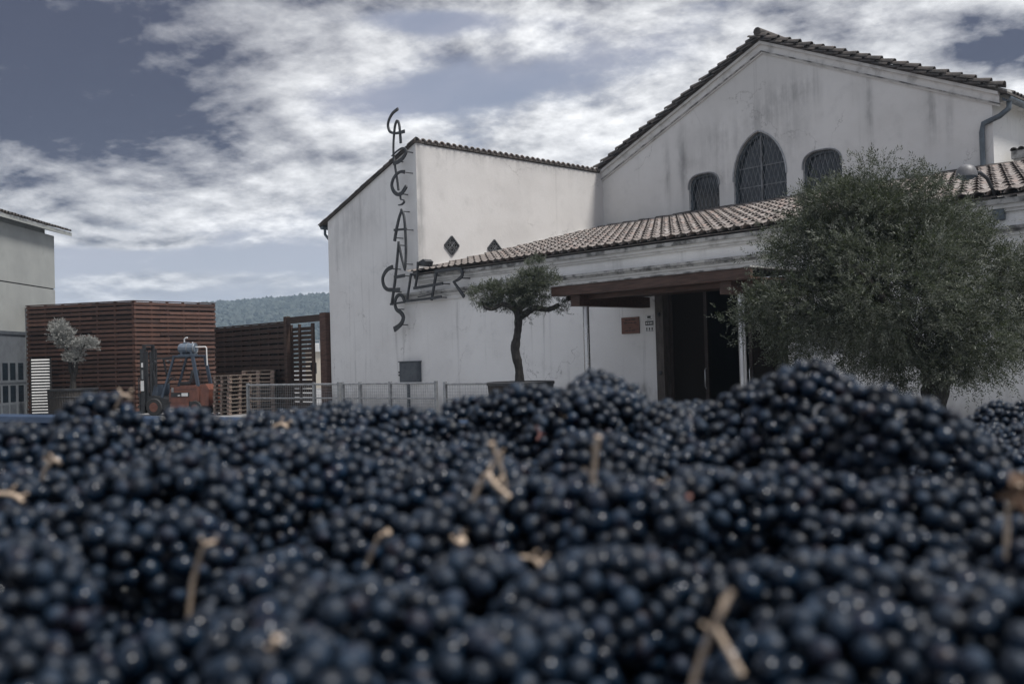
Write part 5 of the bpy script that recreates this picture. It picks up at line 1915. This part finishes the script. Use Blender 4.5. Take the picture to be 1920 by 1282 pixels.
# heap height below the eye, in camera-side coordinates (xc right, zc ahead)
MOUNDS = [  # px, py of the hump's top, distance, half-width px, half-depth m, weight
    (262, 746, 1.02, 92, 0.14, 1.0), (600, 752, 1.22, 110, 0.12, 1.0), (905, 742, 1.20, 32, 0.06, 1.0), (1110, 722, 1.12, 105, 0.14, 1.0),
    (1545, 722, 0.86, 150, 0.15, 1.0), (1005, 745, 1.15, 45, 0.10, .7), (1240, 742, 1.10, 60, .1, .6), (1400, 715, 0.98, 60, .1, .7),
    (125, 760, 1.00, 72, .12, 1.0), (720, 762, 1.2, 70, .1, .9),
]
NEAR = [  # ridges and hollows of the nearer slope: px, py, distance, half-width px, half-depth m, height change
    (1500, 880, 0.66, 170, 0.07, 0.016), (1330, 980, 0.55, 120, 0.05, -0.022), (560, 1050, 0.46, 130, 0.06, 0.014), (430, 930, 0.60, 120, 0.06, -0.018),
    (950, 900, 0.68, 130, 0.07, 0.010), (230, 880, 0.70, 140, 0.08, 0.010), (1750, 1050, 0.43, 150, 0.05, 0.010), (1200, 1120, 0.40, 120, 0.05, -0.012), (760, 1180, 0.36, 100, .05, -0.008), (120, 1000, 0.5, 100, .06, 0.008),
]
# small humps and dips along the skyline of the heap: right, ahead, height change
CREST = [
    (-0.40, 1.0, 0.007), (-0.355, 1.01, 0.008), (-0.445, 1.0, 0.006), (-0.31, 1.02, 0.003), (-0.03, 1.2, -0.006),
    (-0.464, 0.942, -0.0016), (-0.456, 0.957, 0.0028), (-0.442, 0.972, -0.0051), (-0.441, 1.017, 0.0109), (-0.396, 0.972, 0.0037), (-0.376, 1.002, -0.0057), (-0.348, 1.033, 0.0181), (-0.366, 1.139, 0.0022),
    (-0.348, 1.139, -0.009), (-0.386, 1.336, 0.0011), (-0.358, 1.336, 0.0033), (-0.329, 1.336, 0.0141), (-0.273, 1.275, 0.0193), (-0.25, 1.306, -0.004), (-0.211, 1.245, -0.0049), (-0.179, 1.215, -0.005),
    (-0.152, 1.215, -0.0096), (-0.116, 1.199, -0.0124), (-0.097, 1.201, -0.0018), (-0.078, 1.213, 0.0123), (-0.057, 1.199, 0.0104), (-0.043, 1.199, -0.0047), (-0.022, 1.199, 0.0131), (-0.006, 1.093, -0.0168),
    (0.007, 1.093, 0.0036), (0.02, 1.093, 0.0077), (0.046, 1.26, 0.0072), (0.084, 1.124, 0.0018), (0.105, 1.169, 0.0054), (0.127, 1.169, 0.0185), (0.138, 1.169, -0.0193), (0.157, 1.169, -0.0023),
    (0.181, 1.154, 0.0075), (0.191, 1.033, 0.0213), (0.208, 1.029, -0.009), (0.225, 1.017, -0.0327), (0.231, 0.997, 0.0013), (0.253, 0.972, 0.0032), (0.251, 0.911, 0.0135), (0.259, 0.896, -0.0135),
    (0.271, 0.896, -0.0047), (0.281, 0.881, -0.0041), (0.299, 0.866, 0.0123), (0.299, 0.79, 0.0056), (0.717, 1.67, 0.001), (0.752, 1.677, -0.0052), (0.794, 1.7, -0.0154), (-0.181, 1.23, 0.0021),
    (0.021, 1.108, 0.0133), (0.103, 1.154, 0.0027), (0.239, 0.972, 0.0086), (0.249, 0.957, 0.0128), (0.694, 1.548, -0.0023), (0.716, 1.533, -0.007), (-0.337, 1.048, -0.0009), (-0.253, 1.321, -0.0034),
    (-0.354, 1.321, -0.0023), (0.347, 0.775, -0.0012), (0.744, 1.594, -0.0039), (-0.449, 0.987, -0.0064), (-0.38, 1.245, -0.0014), (0.007, 1.108, 0.0026), (0.085, 1.139, -0.0012), (-0.325, 1.063, -0.002),
    (-0.006, 1.108, -0.0047), (-0.413, 1.351, -0.0011),
]
_m = []
for (px, py, dep, wpx, hd, wt) in MOUNDS:
    hz_ = 676 - 0.028 * (px - 960)
    _m.append(((px - 960) / FPX * dep, dep, (py - hz_) / FPX * dep + 0.010, wpx / FPX * dep, hd, wt))
_n = [((px - 960) / FPX * dep, dep, wpx / FPX * dep, hd, h_) for (px, py, dep, wpx, hd, h_) in NEAR]


def drop(xc, zc):
    b = float(np.interp(zc, [-0.6, 0.1, 0.3, 0.5, 0.75, 1.0, 1.2, 1.5, 2.0, 3.5], [0.21, 0.185, 0.150, 0.122, 0.100, 0.082, 0.074, 0.105, 0.150, 0.19]))
    b += min(0.075, max(0, xc - 0.36) * 0.50) * max(0.0, min(1.0, (1.75 - zc) / 0.6))
    b += 0.05 * max(0.0, min(1.0, (-0.50 - xc) / 0.10)) * max(0.0, min(1.0, (zc - 0.75) / 0.15))
    best = b
    for (x_, z_, d_, sx, sz, wt) in _m:
        g_ = wt * math.exp(-((xc - x_) / sx) ** 2 - ((zc - z_) / sz) ** 2)
        best = min(best, b + (d_ - b) * g_) if d_ < b else best
    b = best
    for (x_, z_, sx, sz, h_) in _n:
        b -= h_ * math.exp(-((xc - x_) / sx) ** 2 - ((zc - z_) / sz) ** 2) * 1.5
    b += 0.026 * mnoise.noise(Vector((xc * 7, zc * 7, 1.1))) + 0.012 * mnoise.noise(Vector((xc * 15, zc * 15, 4.1)))
    for (x_, z_, h_) in CREST:
        b -= h_ * math.exp(-((xc - x_) / 0.038) ** 2 - ((zc - z_) / 0.10) ** 2)
    return b


# the mass under the top layer: one surface with berries too deep to pick apart
gx_ = np.arange(TX0 + 0.005, TX1, 0.03)
gy_ = np.arange(TY0 + 0.005, TY1, 0.03)
HV = np.zeros((len(gy_), len(gx_), 3))
for j, y_ in enumerate(gy_):
    for i, x_ in enumerate(gx_):
        xc, zc = x_ * ca - y_ * sa, x_ * sa + y_ * ca
        HV[j, i] = (x_, y_, EYE - drop(xc, zc) - 0.062)
nxg = len(gx_)
HF = [(j * nxg + i, j * nxg + i + 1, (j + 1) * nxg + i + 1, (j + 1) * nxg + i) for j in range(len(gy_) - 1) for i in range(nxg - 1)]
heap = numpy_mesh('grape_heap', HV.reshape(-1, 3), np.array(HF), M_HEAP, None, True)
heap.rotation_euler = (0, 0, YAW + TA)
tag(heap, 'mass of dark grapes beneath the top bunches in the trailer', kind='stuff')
iv, if_ = ico(2)
bp, br = [], []
rr_ = random.Random(3)
zc = 0.16
while zc < 2.3:
    hw = 0.56 * zc + 0.10
    xc = -hw
    while xc < hw:
        x1, z1 = xc + rr_.uniform(-.004, .004), zc + rr_.uniform(-.004, .004)
        if in_tub(x1, z1, 0.012):
            p = cw(x1, z1, EYE - drop(x1, z1) - 0.058 + rr_.uniform(-0.012, 0.010))
            bp.append(tuple(p))
            br.append(rr_.uniform(0.0054, 0.0068))
        xc += 0.0125
    zc += 0.0125
bp, br = np.array(bp), np.array(br)
VV = bp[:, None, :] + iv[None] * br[:, None, None]
FF = if_[None] + (np.arange(len(bp)) * len(iv))[:, None, None]
o = numpy_mesh('grape_underlayer', VV.reshape(-1, 3), FF.reshape(-1, 3), M_BERRY, None, True)
tag(o, 'dark grapes lying between and beneath the top bunches', kind='stuff')

# the rest of the load, further along the tub
iv1, if1 = ico(1)
bp, br = [], []
x_ = TX0 + 0.02
while x_ < TX1 - 0.01:
    y_ = TY0 + 0.02
    while y_ < TY1 - 0.01:
        xc, zc = x_ * ca - y_ * sa, x_ * sa + y_ * ca
        if not (0.16 <= zc < 2.28 and abs(xc) < 0.56 * zc + 0.09):
            bp.append(tuple(cw(xc, zc, EYE - drop(xc, zc) - 0.040 + rr_.uniform(-0.018, 0.014))))
            br.append(rr_.uniform(0.0095, 0.012))
        y_ += 0.0195
    x_ += 0.0195
bp, br = np.array(bp), np.array(br)
VV = bp[:, None, :] + iv1[None] * br[:, None, None] + rr_.uniform(-.001, .001)
FF = if1[None] + (np.arange(len(bp)) * len(iv1))[:, None, None]
o = numpy_mesh('grape_load', VV.reshape(-1, 3), FF.reshape(-1, 3), M_BERRY, None, True)
tag(o, 'dark grapes filling the far end of the trailer', kind='stuff')

# bunches: every one a thing, every berry a part
bm = bmesh.new()
bmesh.ops.create_icosphere(bm, subdivisions=3, radius=1)
berry_me = bpy.data.meshes.new('berry')
bm.to_mesh(berry_me)
bm.free()
for p in berry_me.polygons:
    p.use_smooth = True
berry_me.materials.append(M_BERRY)
r2 = np.random.default_rng(21)


def bunch_shape(a, b, rb):
    """berry centres on the skin of a tapering cluster (x along it)"""
    pts = []
    tries = 0
    while tries < 1800:
        tries += 1
        t = r2.uniform(-1, 1)
        th = r2.uniform(0, 2 * math.pi)
        rad = b * math.sqrt(max(0, 1 - t * t)) * (1 - 0.25 * t)
        p = np.array([a * t, rad * math.cos(th), rad * math.sin(th)]) * (1 + r2.uniform(-0.06, 0.06))
        if all(np.sum((p - q) ** 2) > (rb * 1.66) ** 2 for q in pts):
            pts.append(p)
    return pts


SHAPES = [bunch_shape(r2.uniform(0.050, 0.068), r2.uniform(0.029, 0.038), 0.0063) for _ in range(9)]
centres = []
tries = 0
while tries < 12000:
    tries += 1
    zc = 0.17 + (2.25 - 0.17) * r2.random() ** 0.85
    xc = r2.uniform(-1, 1) * (0.545 * zc + 0.07)
    if not in_tub(xc, zc, 0.045):
        continue
    if all((xc - q[0]) ** 2 + (zc - q[1]) ** 2 > 0.070 ** 2 for q in centres):
        centres.append((xc, zc))


def seen(xc, zc, up=0.012):
    p = cw(xc, zc, EYE - drop(xc, zc) + up)
    px, py, dz = proj(p)
    if not (-70 < px < 1990 and py < 1360):
        return None
    d = p - CPOS
    for t in np.linspace(0.12, 0.97, 70):
        q = CPOS + d * float(t)
        x_ = q.x * R0.x + q.y * R0.y
        z_ = -q.x * math.sin(YAW) + q.y * math.cos(YAW)
        if z_ > 0.12 and q.z < EYE - drop(x_, z_) - 0.004:
            return None
    return dz


_v = [(seen(*q), q) for q in centres]
_v = sorted([t_ for t_ in _v if t_[0] is not None], key=lambda t_: t_[0])
print('bunches seen', len(_v), 'of', len(centres))
centres = [q for _d, q in _v[:300]]
BASE_LAB = 'bunch of dark blue grapes with pale bloom heaped among others in the blue trailer'
bunches = []
for (xc, zc) in centres:
    e = 0.012
    gxx = (drop(xc + e, zc) - drop(xc - e, zc)) / (2 * e)
    gzz = (drop(xc, zc + e) - drop(xc, zc - e)) / (2 * e)
    nrm = (R0 * gxx + Vector((-math.sin(YAW), math.cos(YAW), 0)) * gzz + Vector((0, 0, 1))).normalized()
    c = cw(xc, zc, EYE - drop(xc, zc) - 0.024 + r2.uniform(-0.011, 0.010))
    th = r2.uniform(0, 2 * math.pi)
    t1 = nrm.orthogonal().normalized()
    t2 = nrm.cross(t1)
    ax = (t1 * math.cos(th) + t2 * math.sin(th) + nrm * r2.uniform(-0.25, 0.25)).normalized()
    ay = nrm.cross(ax).normalized()
    az_ = ax.cross(ay)
    sh_ = SHAPES[r2.integers(len(SHAPES))]
    Mx = np.array([ax, ay, az_]).T * r2.uniform(0.92, 1.08)
    P = np.array(sh_) @ Mx.T + np.array(c)
    bunches.append((c, ax, ay, az_, P, xc, zc))
# drop berries that lie inside a neighbouring bunch or deep in the heap
C_ = np.array([tuple(b[0]) for b in bunches])
keep_all = []
for i, (c, ax, ay, az_, P, xc, zc) in enumerate(bunches):
    near = np.where((np.sum((C_ - C_[i]) ** 2, 1) < 0.16 ** 2))[0]
    keep = np.ones(len(P), bool)
    for j in near:
        if j == i:
            continue
        R_ = np.array([bunches[j][1], bunches[j][2], bunches[j][3]])
        q = (P - C_[j]) @ R_.T
        keep &= ((q[:, 0] / 0.052) ** 2 + (q[:, 1] / 0.028) ** 2 + (q[:, 2] / 0.028) ** 2) > 1
    surf = np.array([EYE - drop(float((p[0] * R0.x + p[1] * R0.y)), float(-p[0] * math.sin(YAW) + p[1] * math.cos(YAW))) for p in P])
    keep &= P[:, 2] > surf - 0.050
    keep_all.append(keep)

STALKS = [  # px, py of the stalk's foot; tip offsets in px; radius m; label
    ([(1035, 765), (1050, 775), (1074, 787)], 0.0034, M_STEM, 'grape bunch with a curved tan stalk on top of the middle mound'),
    ([(942, 885), (932, 860), (922, 830)], 0.0030, M_STEM, 'grape bunch with a leaning tan stalk below the middle mound'),
    ([(888, 935), (912, 890), (928, 908), (955, 932)], 0.0034, M_STEM, 'grape bunch with a hooked pale stalk in the middle of the heap'),
    ([(1110, 918), (1114, 870), (1122, 818)], 0.0032, M_STEM, 'grape bunch with a tall upright tan stalk standing in the heap'),
    ([(360, 1095), (372, 1050), (385, 1022), (405, 1015)], 0.0027, M_STEM, 'grape bunch with an upright bent tan stalk in the left of the heap'),
    ([(972, 1045), (1005, 1050), (1024, 1088)], 0.0030, M_STEM, 'grape bunch with a thick knuckled stalk right of the heap centre'),
    ([(864, 1024), (866, 1012)], 0.0036, M_STEM, 'grape bunch showing the cut pale end of a stalk'),
    ([(1300, 1275), (1330, 1190), (1350, 1150), (1372, 1105)], 0.0028, M_STEM, 'grape bunch with a big forked tan stalk nearest the camera'),
    ([(1272, 975), (1285, 945), (1292, 930)], 0.0026, M_STEMR, 'grape bunch with a short reddish stalk right of the heap centre'),
    ([(-5, 925), (25, 928), (45, 942)], 0.0036, M_STEM, 'grape bunch with a thick tan stalk at the left edge of the heap'),
    ([(226, 746), (236, 741), (244, 745)], 0.0036, M_STEM, 'grape bunch with a stubby tan stalk on the crest below the forklift'),
    ([(512, 802), (528, 795), (540, 803)], 0.0042, M_STEM, 'grape bunch with a stubby brown stalk below the railing'),
    ([(1232, 903), (1262, 912), (1284, 918)], 0.0022, M_STEM, 'grape bunch with a thin lying straw coloured stalk'),
    ([(508, 1225), (520, 1195)], 0.0026, M_STEM, 'grape bunch with a short tan stalk end near the bottom of the heap'),
    ([(85, 880), (103, 862), (112, 868)], 0.0030, M_STEM, 'grape bunch with a small tan stalk end at the left of the heap'),
    ([(1008, 800), (1012, 815), (1006, 825)], 0.0026, M_STEMR, 'grape bunch with a dark red stalk under the middle mound'),
    ([(1888, 985), (1895, 930), (1912, 905)], 0.0034, M_STEM, 'grape bunch with a tan stalk and dry leaf at the right edge'),
    ([(710, 1008), (728, 996)], 0.0030, M_STEM, 'grape bunch with a broken pale stalk left of the heap centre'),
]


def heap_hit(px, py):
    d = ray(px, py)
    t = 0.15
    while t < 2.4:
        p = CPOS + d * t
        xc = p.x * R0.x + p.y * R0.y
        zc_ = -p.x * math.sin(YAW) + p.y * math.cos(YAW)
        if p.z < EYE - drop(xc, zc_) + 0.010:
            return t
        t += 0.006
    return 1.2


stalk_of = {}
for (pts, rad, m_, lab) in STALKS:
    t = heap_hit(*pts[0])
    P3d = [CPOS + ray(*p) * (t - 0.006 * min(i, 2)) for i, p in enumerate(pts)]
    foot = P3d[0]
    order = np.argsort(np.sum((C_ - np.array(foot)) ** 2, 1))
    for i in order:
        if int(i) not in stalk_of:
            stalk_of[int(i)] = (P3d, rad, m_, lab)
            break

# every other bunch is told apart by where it lies from the nearest stalk
MARKS = [(q[0][len(q[0]) // 2], q[3].replace('grape bunch with ', '').replace('grape bunch showing ', '')) for q in STALKS]
SHORT = ['curved tan stalk on the middle mound', 'leaning tan stalk below the middle mound', 'hooked pale stalk', 'tall upright tan stalk', 'upright bent tan stalk', 'thick knuckled stalk', 'cut pale stalk end',
         'big forked stalk', 'short reddish stalk', 'thick stalk at the left edge', 'stubby stalk below the forklift', 'stubby brown stalk below the railing', 'thin lying straw coloured stalk', 'short stalk end near the bottom',
         'small stalk end at the left', 'dark red stalk', 'dry leaf at the right edge', 'broken pale stalk']
DIRS = ['right of', 'up and right of', 'behind', 'up and left of', 'left of', 'down and left of', 'in front of', 'down and right of']
NTH = ['nearest', 'second', 'third', 'fourth', 'fifth', 'sixth', 'seventh', 'eighth', 'ninth', 'tenth', 'eleventh', 'twelfth', 'thirteenth', 'fourteenth', 'fifteenth', 'sixteenth', 'seventeenth', 'eighteenth', 'nineteenth', 'twentieth', 'twenty-first', 'twenty-second', 'twenty-third', 'twenty-fourth', 'twenty-fifth', 'twenty-sixth', 'twenty-seventh', 'twenty-eighth', 'twenty-ninth', 'thirtieth']
_slots = {}
for i, b__ in enumerate(bunches):
    px, py, _z = proj(b__[0])
    k_ = min(range(len(MARKS)), key=lambda m__: (MARKS[m__][0][0] - px) ** 2 + ((MARKS[m__][0][1] - py) * 1.6) ** 2)
    dx_, dy2 = px - MARKS[k_][0][0], MARKS[k_][0][1] - py
    d8 = int(round(math.degrees(math.atan2(dy2, dx_)) / 45)) % 8
    _slots.setdefault((k_, d8), []).append((dx_ * dx_ + dy2 * dy2, i))
_lab = {}


def number_bunches(shown):
    for (k_, d8), lst in _slots.items():
        lst = sorted(t_ for t_ in lst if t_[1] in shown)
        for n_, (_d, i) in enumerate(lst):
            _lab[i] = f'{NTH[min(n_, 29)]} grape bunch {DIRS[d8]} the {SHORT[k_]}'


def bunch_label(i):
    return _lab.get(i, BASE_LAB)


number_bunches({i for i in range(len(bunches)) if i not in stalk_of and keep_all[i].sum() >= 4})
n_berry = 0
for i, (c, ax, ay, az_, P, xc, zc) in enumerate(bunches):
    idx = np.where(keep_all[i])[0]
    if len(idx) < 4 and i not in stalk_of:
        continue
    b_ = bpy.data.objects.new('grape_bunch', None)
    b_.empty_display_size = 0.02
    COL.objects.link(b_)
    b_.location = c
    tag(b_, stalk_of[i][3] if i in stalk_of else bunch_label(i), 'grape bunch', 'grape bunches heaped in the trailer')
    for k_ in idx:
        o_ = bpy.data.objects.new('berry', berry_me)
        s_ = 0.0063 * r2.triangular(0.68, 1.05, 1.22)
        o_.location = P[k_] - np.array(c)
        o_.scale = (s_, s_ * r2.uniform(0.91, 1.04), s_ * r2.uniform(0.95, 1.12))
        o_.rotation_euler = (r2.uniform(0, 6), r2.uniform(0, 6), 0)
        COL.objects.link(o_)
        o_.parent = b_
        n_berry += 1
    if i in stalk_of:
        P3d, rad, m_, lab = stalk_of[i]
        q = catmull([tuple(p) for p in P3d], 5) if len(P3d) > 2 else [tuple(p) for p in P3d]
        down = Vector(q[0]) * 2 - Vector(q[1])
        down = Vector(q[0]) + (down - Vector(q[0])).normalized() * 0.012 - Vector((0, 0, 0.012))
        q = [tuple(down)] + q
        rad *= 0.5
        mb = MB().tube(q, [rad * 0.9] + [rad * (1.0 + (0.45 if k_ == len(q) - 2 else 0)) * random.uniform(.9, 1.1) for k_ in range(len(q) - 1)], 9)
        for f_ in (0.45, 0.7):                       # stubs where berries were torn off
            a = Vector(q[max(1, int(f_ * (len(q) - 1)))])
            dv = (CR * random.uniform(-1, 1) + CU * random.uniform(0.1, 1) - FWD * random.uniform(-.3, .6)).normalized()
            mb.tube([a, a + dv * rad * 2.6, a + dv * rad * 4.6 + CU * rad * 0.6], [rad * 0.7, rad * 0.45, rad * 0.6], 7)
        if 'forked' in lab:
            a = Vector(q[len(q) // 2])
            tip = CPOS + ray(1392, 1265) * ((a - CPOS).length * 0.99)
            mb.tube([a, a.lerp(tip, 0.5), tip], [rad, rad * 0.9, rad * 0.9], 9)
        mb.build('stem', m_, b_, True, True)
        if 'dry leaf' in lab:
            c0 = Vector(q[-1])
            lf = MB()
            vs_ = [c0]
            for k_ in range(9):
                a = 2 * math.pi * k_ / 9
                rr = 0.013 * (1.0 if k_ % 2 else 0.65)
                vs_.append(c0 + CR * (rr * math.cos(a)) + CU * (rr * math.sin(a) - 0.004) - FWD * (0.006 * math.sin(3 * a)))
            lf.add(vs_, [(0, k_ + 1, (k_ + 1) % 9 + 1) for k_ in range(9)]).build('leaf', M_VLEAF, b_, False, True)
print('bunches', len(bunches), 'berries', n_berry, 'under', len(bp))
